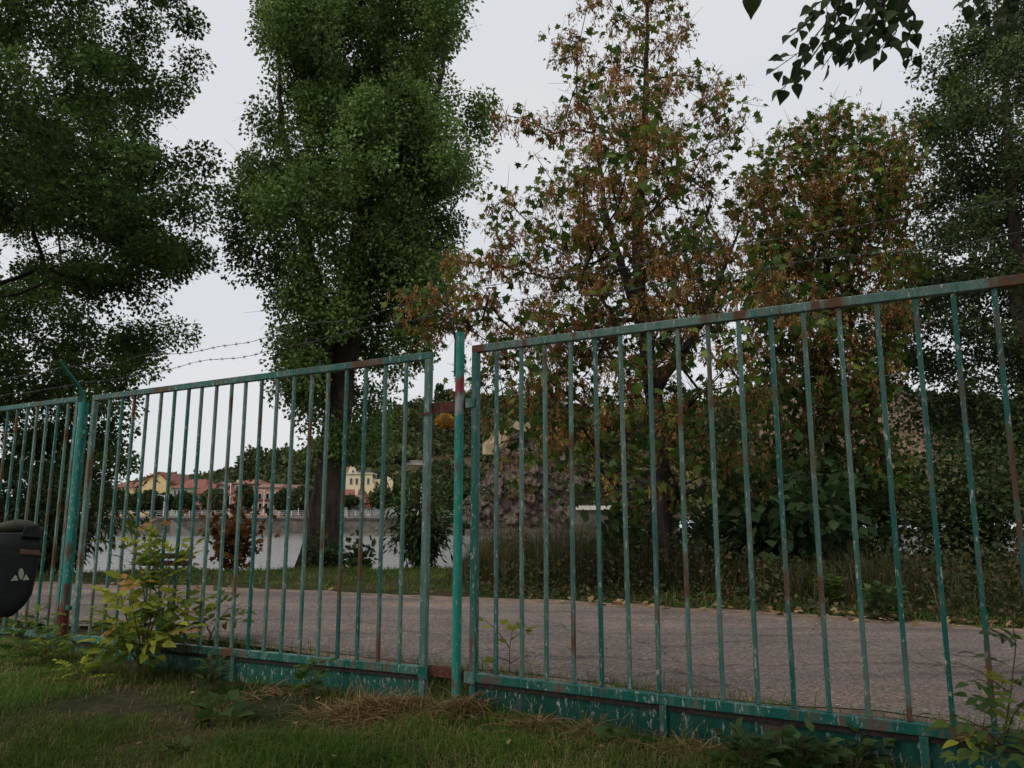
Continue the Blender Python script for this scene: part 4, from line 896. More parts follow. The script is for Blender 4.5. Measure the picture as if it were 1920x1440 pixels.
# K hilltop building, M ruined wall, kiosk terrace
Y = 236.0
b = thing('hilltop_house', (xpx(1024, 790, Y), Y, zpx(815, Y)), 'pale hilltop building with red roof, glimpsed through the tall maple', 'building')
x0, x1 = xpx(985, 780, Y), xpx(1066, 780, Y); z1 = zpx(751, Y)
MB().box(x0, x1, Y, Y + 12, zpx(815, Y), z1).build('wall', M['plaster_wall'], b)
MB().hexa([(x0 - .5, Y - .5, z1 + .005), (x1 + .5, Y - .5, z1 + .005), (x1 + .5, Y + 12, z1 + .005), (x0 - .5, Y + 12, z1 + .005), (x0 + 3, Y + 5, zpx(733, Y)), (x1 - 3, Y + 5, zpx(733, Y)), (x1 - 3, Y + 7, zpx(733, Y)), (x0 + 3, Y + 7, zpx(733, Y))]).build('roof', M['roof'], b)
for px in (992, 1005, 1018, 1031, 1044, 1056):
    pxwin(b, px, px + 4.5, 758, 768, Y); pxwin(b, px, px + 4.5, 776, 786, Y)
Y = 163.0
b = thing('ruined_wall', (xpx(985, 830, Y), Y, zpx(845, Y)), 'broken tan ruin wall with a dark arch on top of the cliff', 'ruin')
pts = [(905, 852), (905, 832), (918, 822), (930, 800), (948, 794), (955, 803), (968, 790), (985, 795), (996, 786), (1012, 792), (1022, 800), (1024, 852)]
MB().prism([(xpx(a, c, Y), zpx(c, Y)) for a, c in reversed(pts)], Y, Y + 2.5).build('masonry', M['tanwall'], b)
pts = [(944, 846), (944, 836), (948, 830), (954, 828), (959, 831), (961, 846)]
MB().prism([(xpx(a, c, Y), zpx(c, Y)) for a, c in reversed(pts)], Y - .25, Y - .003).build('arch_opening', M['slate'], b)
pxwin(b, 969, 973, 805, 815, Y)
Y = 206.0
b = thing('terrace_kiosk', (xpx(783, 862, Y), Y, zpx(880, Y)), 'small red kiosk with a pale balustrade on the wooded slope', 'building')
MB().box(xpx(763, 862, Y), xpx(803, 862, Y), Y - 2, Y + 4, zpx(886, Y), zpx(869.5, Y)).build('terrace', M['plaster_wall'], b)
k = MB()
for i in range(18): k.box(xpx(764, 868, Y) + i * .31, xpx(764, 868, Y) + i * .31 + .14, Y - 2, Y - 1.85, zpx(869.5, Y) + .003, zpx(865.6, Y))
k.box(xpx(763, 868, Y), xpx(803, 868, Y), Y - 2.05, Y - 1.8, zpx(865.5, Y), zpx(864.5, Y)); tag(k.build('balustrade', M['white_wall'], b))
MB().box(xpx(776, 860, Y), xpx(797, 860, Y), Y, Y + 3, zpx(869.4, Y), zpx(859, Y)).build('wall', M['roof'], b)
MB().prism([(xpx(774, 860, Y), zpx(859, Y) + .004), (xpx(799, 860, Y), zpx(859, Y) + .004), (xpx(792, 860, Y), zpx(853, Y)), (xpx(780, 860, Y), zpx(853, Y))], Y - .4, Y + 3.3).build('roof', M['roof_brown'], b)
# brick bastion right of the maples
Y = 120.0 + 50
b = thing('brick_bastion', (xpx(1600, 860, Y), Y, GZ), 'sloping brown brick bastion on the far hill, right of the leaning trunk', 'fortress wall')
pts = [(1440, 985), (1440, 790), (1500, 742), (1560, 715), (1625, 704), (1652, 717), (1690, 738), (1718, 752), (1735, 775), (1745, 985)]
MB().prism([(xpx(a, c, Y), zpx(c, Y)) for a, c in reversed(pts)], Y, Y + 9).build('masonry', M['brick'], b)
pts = [(1622, 702.5), (1654, 716), (1692, 737), (1720, 751), (1719, 746), (1692, 731), (1655, 710), (1623, 697)]
MB().prism([(xpx(a, c, Y), zpx(c, Y)) for a, c in pts], Y - .5, Y + 9.5).build('coping', M['slate'], b)

# street furniture on the quay: poles, awning, bus
def pole(name, label, px, ptop, pbot, Y, r_, mat, arm=True, group='poles along the far quay'):
    zt_, zb_ = zpx(ptop, Y), zpx(pbot, Y); x = xpx(px, ptop, Y); o = thing(name, (x, Y, zb_), label, 'pole', group)
    MB().tube([(x, Y, zb_), (x, Y, zt_)], [r_, r_ * .6], 8).build('shaft', mat, o)
    if arm: MB().tube([(x, Y, zt_ - .3), (x - .9, Y, zt_)], [.05, .04], 6).build('lamp_arm', mat, o); MB().box(x - 1.5, x - .9, Y - .15, Y + .15, zt_ - .06, zt_ + .06).build('lamp_head', M['metal_grey'], o)
pole('lamp_pole', 'white pole leaning slightly between the left street trees', 309, 928, 968, 153, .11, M['white_metal'])
pole('lamp_pole', 'pale pole in front of the left end of the villa', 433, 905, 966, 154, .10, M['white_metal'])
pole('lamp_pole', 'pale pole in front of the right wing of the villa', 496, 918, 966, 154, .10, M['white_metal'])
pole('lamp_pole', 'pale pole between two street trees right of the villa', 559.5, 953, 966, 152, .09, M['white_metal'], False)
pole('lamp_pole', 'slim pale pole rising behind the dense green bush', 790, 905, 960, 156, .09, M['white_metal'], False)
pole('lamp_pole', 'short pale pole left of the slim one behind the bush', 767.5, 914, 960, 156, .09, M['white_metal'], False)
pole('lamp_pole', 'white pole below the cliff behind the tall maple', 1113, 900, 958, 153, .10, M['white_metal'], False)
a = thing('blue_awning', (xpx(446, 960, 155), 155, GZ), 'small blue awning in front of the pink villa', 'awning')
x0, x1 = xpx(438, 955, 155), xpx(461, 955, 155)
MB().prism([(x0, zpx(957, 155)), (x1, zpx(957, 155)), (x1 - .5, zpx(950, 155)), (x0 + .5, zpx(952, 155))], 154, 157).build('canopy', M['blue'], a)
for x in (x0 + .2, x1 - .2):
    for y in (154.2, 156.8): MB().tube([(x, y, GZ), (x, y, zpx(957, 155) + .05)], .05, 6).build('leg', M['metal_grey'], a)
v = thing('parked_van', (xpx(302, 965, 157), 157, GZ), 'red-topped van parked on the quay beside the white leaning pole', 'van')
x0, x1 = xpx(289, 960, 157), xpx(313, 960, 157); zz = GZ + .45
M['van_dark'] = simple('dark_van_body', (.03, .025, .05), .35, .2, 2); M['van_red'] = simple('red_van_roof', (.35, .05, .05), .4, .2, 2)
MB().prism([(x0, zz), (x1, zz), (x1, zz + .8), (x1 - .35, zz + 1.1), (x0 + .1, zz + 1.1), (x0, zz + .9)], 156.2, 158).build('body', M['van_dark'], v, bevel=.05)
MB().prism([(x0 + .1, zz + 1.105), (x1 - .4, zz + 1.105), (x1 - .7, zz + 1.75), (x0 + .3, zz + 1.75)], 156.25, 157.95).build('roof', M['van_red'], v, bevel=.05)
for xx in (x0 + .5, x1 - .6):
    for yy in (156.15, 157.85): MB().tube([(xx, yy, GZ + .32), (xx, yy + .2, GZ + .32)], .32, 14).build('wheel', M['rubber'], v)
# round street trees on the far quay
def round_tree(label, px, ptop, pbot, wpx, Y, seed, mat='lf_street', name='street_tree', group='round trees along the far quay', ls=.55, n=1500, zg=None):
    r = np.random.default_rng(seed); zt_, zb_ = zpx(ptop, Y), zpx(pbot, Y); x = xpx(px, pbot, Y); zg = GZ if zg is None else zg
    o = thing(name, (x, Y, zg), label, 'tree', group); cz = (zt_ + zb_) / 2; hz = (zt_ - zb_) / 2; hx_ = wpx / FPX * Y / 2
    MB().tube([(x, Y, zg), (x + .05, Y, zb_ + .4), (x, Y, cz)], [.18, .14, .08], 7).build('trunk', M['bark_dark'], o)
    d = unit(r.normal(0, 1, (n, 3))); q = r.uniform(.45, 1, n) ** .5 * (1 + .28 * (vnoise(d[:, 0] * 2 + 5, d[:, 2] * 2 + d[:, 1] * 1.5, seed, 1.6) - .55))
    P = np.stack([x + d[:, 0] * q * hx_, Y + d[:, 1] * q * hx_, cz + d[:, 2] * q * hz], 1)
    link('crown', leaf_cloud('crown', P, d + r.normal(0, .7, (n, 3)), r.normal(0, .6, (n, 3)) + d, ls * r.uniform(.6, 1.4, n), T_OVATE, M[mat], r.uniform(0, 1, n), .75 + .5 * vnoise(P[:, 0], P[:, 2], seed + 3, .9), (x, Y, zg)), o)
rt = [(190, 905, 966, 34, 'bushy street tree below the left wing of the yellow house'), (222, 921, 962, 40, 'green street tree at the left end of the yellow house'), (255, 926, 957, 34, 'brownish street tree in front of the yellow wing'),
      (281, 921, 957, 32, 'reddish green street tree below the bare gable wall'), (309, 926, 957, 26, 'narrow green street tree behind the white pole'), (343, 925, 961, 40, 'dark round street tree in front of the green house'),
      (402, 917, 960, 52, 'broad round street tree in front of the grey pediment house'), (458, 909, 957, 30, 'upright street tree in front of the mansard villa'), (533, 918, 960, 40, 'round street tree at the right end of the villa'),
      (566, 912, 960, 46, 'street tree just left of the poplar trunk across the river'), (655, 931, 948, 34, 'small street tree in front of the red-roofed pale house'), (715, 921, 951, 42, 'dark green tree above the white garden wall')]
for i, (px, a_, b_, w_, lb) in enumerate(rt): round_tree(lb, px, a_, b_, w_, 155 + (i % 3), 200 + i)
round_tree('dark pointed cypress on the hilltop beside the middle post', 823, 718, 775, 17, 244, 301, 'lf_street', 'cypress_tree', None, .7, 900, zpx(785, 244))
round_tree('orange autumn tree on the far slope just left of the middle post', 836, 777, 803, 36, 215, 302, 'lf_orange', 'autumn_tree', None, .7, 700, zpx(815, 215))
round_tree('green tree on the ridge above the mansard villa', 475, 838, 905, 60, 226, 303, 'lf_wood', 'ridge_tree', None, .9, 1500, zpx(915, 226))
# woodland on the hill: reads as one mass
r = np.random.default_rng(400); PP = []; DD = []; TT = []
for i in range(1700):
    x = r.uniform(-150, 230); y = r.uniform(182, 262)
    z = float(hill_h(x, y)); top = float(np.interp(x, skx, skz))
    if top < 4 or z < 1.5: continue
    bare = vnoise(x, y, 41, .05) > .72
    if bare or (-9 < x < 12 and y < 230 and r.uniform() < .35): continue
    pxx = 960 + FPX * x / y
    if 640 < pxx < 712 and y < 188: continue
    h = r.uniform(3.0, 5.5); w_ = r.uniform(2.2, 3.8); n = 75
    d = unit(r.normal(0, 1, (n, 3))); d[:, 2] = np.abs(d[:, 2]) * 1.0 - .25; q = r.uniform(.6, 1, n)
    PP.append(np.stack([x + d[:, 0] * q * w_, y + d[:, 1] * q * w_, z + h * .45 + d[:, 2] * q * h * .6], 1)); DD.append(d); TT.append(np.full(n, r.uniform(.6, 1.35)))
for i in range(420):
    x = r.uniform(-20, 60); y = r.uniform(160, 236); z = float(hill_h(x, y)); h = r.uniform(.8, 2.4); n = 34
    if 640 < 960 + FPX * x / y < 712 and y < 188: continue
    d = unit(r.normal(0, 1, (n, 3))); d[:, 2] = np.abs(d[:, 2]) - .2; q = r.uniform(.5, 1, n)
    PP.append(np.stack([x + d[:, 0] * q * h, y + d[:, 1] * q * h, z + h * .3 + d[:, 2] * q * h * .7], 1)); DD.append(d); TT.append(np.full(n, r.uniform(.6, 1.25)))
PP = np.concatenate(PP); DD = np.concatenate(DD); TT = np.concatenate(TT); n = len(PP)
tag(link('woodland', leaf_cloud('woodland', PP, DD + r.normal(0, .7, (n, 3)), r.normal(0, .6, (n, 3)) + DD, r.uniform(.7, 1.7, n), T_OVATE, M['lf_wood'], r.uniform(0, 1, n), TT)), 'mixed green woodland covering the hill across the river', 'woodland', None, 'stuff')
# scrub on the cliff
r = np.random.default_rng(401); n = 5000
x = r.uniform(-11, 30, n); zmax = np.interp(x, [-11.5, -7, -3, 1, 6, 14, 22, 32.5], [2.0, 7.5, 14.5, 19, 20, 16, 13, 9])
b_ = r.uniform(.1, 1.05, n); z = -3 + (zmax + 3) * b_; keep = (vnoise(x, z, 42, .35) > .60 - .2 * sstep(6, 16, x)); x, z, b_ = x[keep], z[keep], b_[keep]
P = np.stack([x, 151.6 + b_ ** 2 * 9, z], 1)
tag(link('cliff_scrub', leaf_cloud('cliff_scrub', P, r.normal(0, 1, P.shape), r.normal(0, 1, P.shape) + (0, -.5, .5), r.uniform(.3, .8, len(P)), T_OVATE, M['lf_wood'], r.uniform(0, 1, len(P)), np.full(len(P), .8))), 'green scrub growing on the ledges of the cliff', 'scrub', None, 'stuff')

# ------------------------------------------------------------------ bench by the water
Y = 16.4; xb0, xb1 = xpx(266, 1060, Y), xpx(358, 1060, Y); zb = float(hgt((xb0 + xb1) / 2, Y)); zs = max(zb + .42, zpx(1074, Y))
b = thing('park_bench', ((xb0 + xb1) / 2, Y, zb), 'brown slatted bench facing the river behind the yellow sapling', 'bench')
for k_ in range(3): MB().box(xb0, xb1, Y + .02 + k_ * .13, Y + .13 + k_ * .13, zs, zs + .035).build('seat_slat', M['bench'], b, bevel=.006)
for k_ in range(2): MB().box(xb0, xb1, Y - .06 - k_ * .02, Y - .025 - k_ * .02, zs + .14 + k_ * .15, zs + .25 + k_ * .15).build('back_slat', M['bench'], b, bevel=.006)
for x in (xb0 + .12, xb1 - .18):
    MB().box(x, x + .08, Y + .0, Y + .40, zb - .05, zs - .002).build('leg', M['concrete'], b, bevel=.01); MB().box(x + .01, x + .07, Y - .024, Y + .015, zb, zs + .42).build('back_support', M['concrete'], b, bevel=.006)

# ------------------------------------------------------------------ saplings and weeds with separate leaves
from mathutils import Matrix, Vector
def leaflet(k, base, d, L, Wd, curl, r):
    d = np.array(d, float); d /= np.linalg.norm(d); s = np.cross((0, 0, 1), d); s /= np.linalg.norm(s) + 1e-9; n0 = len(k.v); m = 6
    u = np.cross(d, s)
    for i in range(m):
        q = i / (m - 1); wv = [0.02, .72, 1.0, .78, .45, 0.0][i] * Wd * (1 + (.18 if i in (2, 4) else 0) * r.uniform(-1, 1))
        c = np.array(base) + d * q * L + u * (-curl * L * q * q)
        k.v += [tuple(c - s * wv + u * wv * .25), tuple(c), tuple(c + s * wv + u * wv * .25)]
    for i in range(m - 1):
        a = n0 + i * 3; k.f += [(a, a + 3, a + 4, a + 1), (a + 1, a + 4, a + 5, a + 2)]
def pinnate(name, mat, npair, L, Wd, seed, rach=1.0):
    r = np.random.default_rng(seed); k = MB(); tot = .34 * rach
    pts = [(t * tot, 0, .03 * t - .10 * t * t) for t in np.linspace(0, 1, 7)]; k.tube(pts, [.0022] * 6 + [.0012], 5)
    P = lambda t: np.array((t * tot, 0, .03 * t - .10 * t * t))
    for i in range(npair):
        t = .42 + .5 * i / max(1, npair - .4)
        for s in (-1, 1): leaflet(k, P(t), (.55, s * .85, -.12 + r.normal(0, .12)), L * r.uniform(.8, 1.05), Wd * r.uniform(.85, 1.1), .25, r)
    leaflet(k, P(1), (1, 0, -.25), L * 1.15, Wd * 1.15, .3, r)
    return np_mesh(name, k.v, k.f, mat, True)
def heart(name, mat, L, Wd, seed):
    r = np.random.default_rng(seed); k = MB(); k.tube([(0, 0, 0), (.05, 0, .01), (.09, 0, .0)], .0015, 5); n0 = len(k.v); m = 8
    for i in range(m):
        q = i / (m - 1); wv = [.30, .85, 1.0, .92, .72, .48, .22, 0][i] * Wd; z = -.18 * L * q * q
        k.v += [(.09 + q * L - (.03 * L if i == 0 else 0), -wv, z + wv * .22), (.09 + q * L, 0, z), (.09 + q * L - (.03 * L if i == 0 else 0), wv, z + wv * .22)]
    for i in range(m - 1):
        a = n0 + i * 3; k.f += [(a, a + 3, a + 4, a + 1), (a + 1, a + 4, a + 5, a + 2)]
    return np_mesh(name, k.v, k.f, mat, True)
PIN = {c: [pinnate('leaf', M[m], n_, .135, .036, s, 1.0) for s, n_ in ((1, 2), (2, 2), (3, 1))] for c, m in (('y', 'sap_y'), ('g', 'sap_g'), ('o', 'sap_o'))}
FERN = [pinnate('leaf', M['sap_g'], 5, .055, .016, 9, .8), pinnate('leaf', M['sap_y'], 4, .055, .016, 10, .8)]
HRT = {c: [heart('leaf', M[m], .10, .044, s) for s in (1, 2)] for c, m in (('y', 'sap_y'), ('g', 'sap_g'), ('w', 'weed'))}
WEEDL = [heart('leaf', M['weed'], .085, .030, 5), heart('leaf', M['weed'], .11, .022, 6)]
def place(me, parent, p, d, r, sc_, off, tilt=.35):
    d = np.array(d, float); x = Vector(d).normalized(); up_ = Vector((r.normal(0, tilt), r.normal(0, tilt) - .15, 1)); y = up_.cross(x).normalized(); z = x.cross(y)
    o = link('leaf', me, parent); o.matrix_local = Matrix.Translation(Vector(np.array(p) - off)) @ Matrix((x, y, z)).transposed().to_4x4() @ Matrix.Scale(float(sc_), 4)
def sapling(name, label, cat, stems, pick, r, per=12.0, sc_=(.7, 1.1), start=.15, opp=True, rad_=.007, outward=.8, dz=(-.1, .35), group=None, ground=None):
    b = np.array(stems[0][0], float)
    if ground is not None: b[2] = ground
    root = thing(name, b, label, cat, group); k = MB()
    for st in stems:
        pts = polyline(st, .04); m = len(pts); L = sum(np.linalg.norm(pts[i + 1] - pts[i]) for i in range(m - 1))
        k.tube(pts, list(np.linspace(rad_, rad_ * .3, m)), 6); n = max(1, int(L * per)); ph0 = r.uniform(0, 6.28)
        for i in range(n + 1):
            s = start + (1 - start) * i / max(1, n); q = min(m - 2, int(s * (m - 1))); d = unit((pts[q + 1] - pts[q])[None])[0]
            for side in ((0, math.pi) if opp and i < n else (0,)):
                a = ph0 + i * 1.57 + side + r.normal(0, .25); o = np.array((math.cos(a), math.sin(a), 0)) * outward * (1.2 - .5 * s)
                dirv = o + d * .35 + np.array((0, 0, r.uniform(*dz)))
                place(pick(s, r), root, pts[q], dirv, r, r.uniform(*sc_) * (1.1 - .35 * s), b)
    k.build('stem', M['stem'], root); return root
r = np.random.default_rng(77)
def pk_big(s, r): return PIN['o' if s > .93 and r.uniform() < .6 else ('y' if r.uniform() < .58 else 'g')][r.integers(0, 3)]
YB = 5.75; A_ = lambda px, py, Y=YB: at(px, py, Y)
sapling('box_elder_sapling', 'large yellow-green sapling growing up through the left gate leaf', 'sapling', [
    [A_(262, 1250), A_(270, 1180), A_(285, 1090, 5.9), A_(293, 1010, 6.0), A_(297, 985, 6.0)], [A_(262, 1250), A_(290, 1160), A_(325, 1080, 5.9), A_(345, 1010, 6.0)],
    [A_(262, 1250), A_(246, 1190), A_(232, 1140, 5.6), A_(222, 1100, 5.6)], [A_(262, 1250), A_(300, 1190), A_(340, 1150, 5.7), A_(372, 1120, 5.8)],
    [A_(262, 1250), A_(245, 1220), A_(228, 1195, 5.5), A_(220, 1180, 5.4)], [A_(262, 1250), A_(275, 1150), A_(262, 1060, 5.8), A_(245, 1000, 5.9)], [A_(262, 1250), A_(285, 1150), A_(312, 1060, 5.8), A_(322, 1020, 5.9)], [A_(262, 1250), A_(280, 1210), A_(310, 1190, 5.4), A_(330, 1180, 5.4)], [A_(262, 1250), A_(262, 1200, 5.5), A_(250, 1150, 5.4), A_(245, 1110, 5.4)]],
    pk_big, r, 9.5, (.60, .92), .12, outward=.65, ground=-.1)
sapling('box_elder_sapling', 'small yellow-green sapling with a curved stem behind the left gate leaf', 'sapling', [
    [at(388, 1212, 6.25), at(396, 1190, 6.25), at(408, 1165, 6.25), at(428, 1142, 6.2), at(455, 1130, 6.2)], [at(396, 1190, 6.25), at(382, 1165, 6.25), at(366, 1150, 6.25)]],
    lambda s, r: PIN['y' if r.uniform() < .5 else 'g'][r.integers(0, 3)], r, 8, (.55, .8), .35, ground=.05)
sapling('linden_seedling', 'slender yellow-leaved seedling behind the right gate leaf', 'sapling', [
    [at(955, 1262, 4.95), at(956, 1215, 4.95), at(960, 1185, 4.95), at(972, 1160, 4.95)], [at(956, 1215, 4.95), at(930, 1180, 4.95), at(905, 1158, 4.95)], [at(957, 1200, 4.95), at(985, 1182, 4.95), at(1010, 1172, 4.95)], [at(955, 1245, 4.95), at(975, 1232, 4.9), at(998, 1230, 4.9)], [at(955, 1240, 4.95), at(935, 1232, 4.9), at(918, 1234, 4.9)]],
    lambda s, r: HRT['y'][r.integers(0, 2)], r, 11, (.55, .95), .45, False, .004, .7, (-.3, .1), ground=.05)
sapling('box_elder_sapling', 'green sapling pushing through the right gate leaf at the right edge', 'sapling', [
    [at(1880, 1400, 3.3), at(1895, 1300, 3.3), at(1905, 1210, 3.35), at(1895, 1150, 3.4)], [at(1895, 1300, 3.3), at(1840, 1260, 3.35), at(1790, 1240, 3.4)], [at(1880, 1400, 3.3), at(1850, 1370, 3.1), at(1815, 1350, 3.0)],
    [at(1905, 1210, 3.35), at(1870, 1185, 3.4), at(1840, 1170, 3.45)], [at(1880, 1400, 3.3), at(1900, 1340, 3.1), at(1930, 1300, 3.0)], [at(1880, 1400, 3.3), at(1870, 1420, 3.0), at(1850, 1425, 2.9)]],
    lambda s, r: PIN['y' if r.uniform() < .25 else 'g'][r.integers(0, 3)], r, 8, (.38, .62), .3, rad_=.005, ground=-.1)
def seedling(label, px, py, h, n, pick, seed, sc_, name='weed', cat='weed', spread=.5, zg=-.08, group=None):
    r = np.random.default_rng(seed); b = gnd(px, py, zg); b[2] = float(hgt(b[0], b[1])); st = []
    for i in range(n):
        a = r.uniform(0, 6.28); q = r.uniform(.2, 1) * spread * h; st.append([b.copy(), b + (math.cos(a) * q * .4, math.sin(a) * q * .4, h * .6), b + (math.cos(a) * q, math.sin(a) * q, h * r.uniform(.75, 1.05))])
    sapling(name, label, cat, st, pick, r, 22 if h < .35 else 14, sc_, .25, True, .003, .8, (-.2, .3), group)
seedling('low fern-leaved seedling at the foot of the hinge post', 85, 1245, .20, 4, lambda s, r: FERN[0 if r.uniform() < .7 else 1], 21, (.55, .9), 'fern_seedling', 'seedling')
seedling('yellowish fern-leaved seedling in the grass left of the large sapling', 150, 1270, .13, 3, lambda s, r: FERN[1], 22, (.5, .8), 'fern_seedling', 'seedling')
seedling('feathery seedling climbing the left-edge fence panel', 45, 1228, .36, 4, lambda s, r: FERN[0], 23, (.6, .9), 'fern_seedling', 'seedling')
seedling('small green weed below the left gate leaf, right of the large sapling', 398, 1285, .24, 6, lambda s, r: WEEDL[1], 24, (.5, .8))
seedling('single leafy weed beside the left gate stub post', 580, 1305, .27, 3, lambda s, r: HRT['g'][0], 25, (.55, .8))
seedling('broad-leaved weed in the lawn below the left gate leaf', 418, 1345, .11, 3, lambda s, r: HRT['w'][0], 26, (.8, 1.2))
seedling('low nettle clump against the right gate kick panel, left part', 1405, 1446, .13, 8, lambda s, r: WEEDL[0], 27, (.7, 1.1), 'nettle', spread=1.0)
seedling('low nettle clump against the right gate kick panel, middle part', 1500, 1446, .15, 8, lambda s, r: WEEDL[0], 28, (.7, 1.1), 'nettle', spread=1.0)
seedling('low nettle clump against the right gate kick panel, right part', 1600, 1450, .13, 7, lambda s, r: WEEDL[0], 29, (.7, 1.1), 'nettle', spread=1.0)
seedling('flat dock plant in the dry grass below the right gate leaf', 1175, 1400, .07, 4, lambda s, r: HRT['w'][1], 30, (.7, 1.0), 'dock_plant')
seedling('green weed growing on the road edge at the far right', 1660, 1165, .30, 8, lambda s, r: WEEDL[0], 31, (.9, 1.4), 'weed', zg=.05)
seedling('green weed by the verge below the dark chestnut bush', 1560, 1142, .30, 8, lambda s, r: HRT['g'][0], 32, (.8, 1.1), 'weed', zg=.05)
seedling('tuft of green weed on the lawn at the lower left', 330, 1400, .06, 3, lambda s, r: HRT['w'][1], 33, (.5, .8))

# ------------------------------------------------------------------ grass
def blades(name, label, P, L, lean, width, mat, rnd, tone, r):
    n = len(P); a = r.uniform(0, 6.28, n); d = np.stack([np.cos(a), np.sin(a), np.zeros(n)], 1); s = np.stack([-np.sin(a), np.cos(a), np.zeros(n)], 1)
    L = L[:, None]; lean = lean[:, None]; w_ = width[:, None]; up = np.array((0, 0, 1.0))
    m1 = P + up * L * .55 + d * L * lean * .3; t1 = P + up * L * (.98 - .55 * np.minimum(lean, 1.2) ** 2 * .6) + d * L * lean
    V = np.stack([P - s * w_, P + s * w_, m1 - s * w_ * .8, m1 + s * w_ * .8, t1], 1).reshape(-1, 3)
    tf = np.array([(0, 1, 3), (0, 3, 2), (2, 3, 4)]); F = (tf[None] + (np.arange(n) * 5)[:, None, None]).reshape(-1, 3)
    return tag(link(name, np_mesh(name, V, F, mat, False, {'rnd': np.repeat(rnd, 5), 'tone': np.repeat(tone, 5)})), label, 'grass', None, 'stuff')
r = np.random.default_rng(90)
def scatter(n, xlo, xhi, ylo, yhi): return r.uniform(xlo, xhi, n), r.uniform(ylo, yhi, n)
# near lawn, in front of the fence
n = 260000; u_ = r.uniform(0, 1, n); y = 2.3 + 5.2 * u_ ** 1.3; x = (r.uniform(-1.0, 1.0, n)) * (y * .70 + .8)
f = fdist(x, y); dens_ = vnoise(x, y, 51, 1.3) * .6 + vnoise(x, y, 52, 4.5) * .4
keep = (f < -.015) & (r.uniform(0, 1, n) < np.clip(dens_ * 3.0 - .72, .06, 1)); x, y, f = x[keep], y[keep], f[keep]; n = len(x)
dry = vnoise(x, y, 53, 1.1) * .55 + vnoise(x, y, 54, 3.3) * .45; dry = np.clip((dry - .50) * 4 + .5 * np.exp(-((x - .4) / 1.5) ** 2) * np.exp(f / .5), 0, 1)
rn = np.where(r.uniform(0, 1, n) < .05 + .45 * dry, r.uniform(.72, 1, n), r.uniform(0, .72, n))
tall = np.exp(f / .22) * .06 + sstep(.5, .8, vnoise(x, y, 55, 2.3)) * .055
L = (.016 + r.gamma(2.0, .011, n) + tall * r.uniform(0, 1, n)); P = np.stack([x, y, hgt(x, y) - .004], 1)
blades('lawn_grass', 'short shaded grass with dry patches in front of the fence', P, L, r.uniform(.2, 1.7, n), r.uniform(.0011, .0024, n), M['grass'], rn, .70 + .6 * vnoise(x, y, 56, 1.6), r)
# mown straw heaps near the middle post
heaps = [(690, 1335, .34, .10, 1900), (765, 1330, .24, .08, 1000), (868, 1340, .20, .09, 1000), (1000, 1365, .20, .05, 450), (1110, 1380, .24, .06, 650), (1290, 1410, .26, .04, 400), (510, 1300, .25, .03, 150)]
PP = []
for px, py, rd, hh, m in heaps:
    c = gnd(px, py, -.08); q = r.normal(0, .5, (m, 2)) * rd; zz_ = hh * np.exp(-(q ** 2).sum(1) / (rd * .6) ** 2) * r.uniform(0, 1, m) ** .5
    PP.append(np.stack([c[0] + q[:, 0], c[1] + q[:, 1] * .6, hgt(c[0] + q[:, 0], c[1] + q[:, 1] * .6) + zz_], 1))
PP = np.concatenate(PP); PP = PP[fdist(PP[:, 0], PP[:, 1]) < -.03]; n = len(PP)
D = r.normal(0, 1, (n, 3)) * (1, 1, .22)
T_STRAW = (np.array([(0, -.012, 0), (0, .012, 0), (.5, -.012, .10), (.5, .012, .10), (1, 0, .02)]), np.array([(0, 1, 3), (0, 3, 2), (2, 3, 4)]))
tag(link('straw', leaf_cloud('straw', PP, D, r.normal(0, .4, (n, 3)) + (0, 0, 1), r.uniform(.06, .22, n), T_STRAW, M['straw'], r.uniform(0, 1, n), r.uniform(.7, 1.2, n))), 'heaps of dry cut grass at the foot of the gate', 'straw', None, 'stuff')
n = 20; c = np.array([gnd(*q, -.09) for q in zip(r.uniform(60, 1700, n), r.uniform(1300, 1436, n))]); c = c[fdist(c[:, 0], c[:, 1]) < -.05]; n = len(c); c[:, 2] = hgt(c[:, 0], c[:, 1]) + .035
tag(link('lawn_litter', leaf_cloud('lawn_litter', c, r.normal(0, 1, (n, 3)) * (1, 1, .3), r.normal(0, .4, (n, 3)) + (0, -.2, 1), r.uniform(.02, .045, n), T_OVATE, M['deadleaf'], r.uniform(.1, .9, n), r.uniform(.8, 1.2, n))), 'scattered dry leaves lying on the lawn', 'leaves', None, 'stuff')
tufts = [(1010, 1340, 16, .26), (985, 1352, 12, .2), (880, 1312, 16, .24), (790, 1300, 10, .2), (1290, 1400, 12, .2), (1110, 1380, 10, .2), (640, 1290, 14, .2), (470, 1262, 14, .18), (1230, 1385, 8, .22), (120, 1240, 14, .18)]
PP = np.concatenate([gnd(a, b_, -.09)[None] + r.normal(0, 1, (m, 3)) * (.035, .03, 0) for a, b_, m, l_ in tufts]); LL = np.concatenate([l_ * r.uniform(.5, 1.1, m) for a, b_, m, l_ in tufts]); k_ = fdist(PP[:, 0], PP[:, 1]) < -.04; PP, LL = PP[k_], LL[k_]; PP[:, 2] = hgt(PP[:, 0], PP[:, 1]); n = len(PP)
blades('grass_tufts', 'longer grass tufts leaning at the foot of the gate', PP, LL, r.uniform(.2, 1.1, n), r.uniform(.002, .004, n), M['grass'], r.uniform(.2, .85, n), r.uniform(.9, 1.3, n), r)
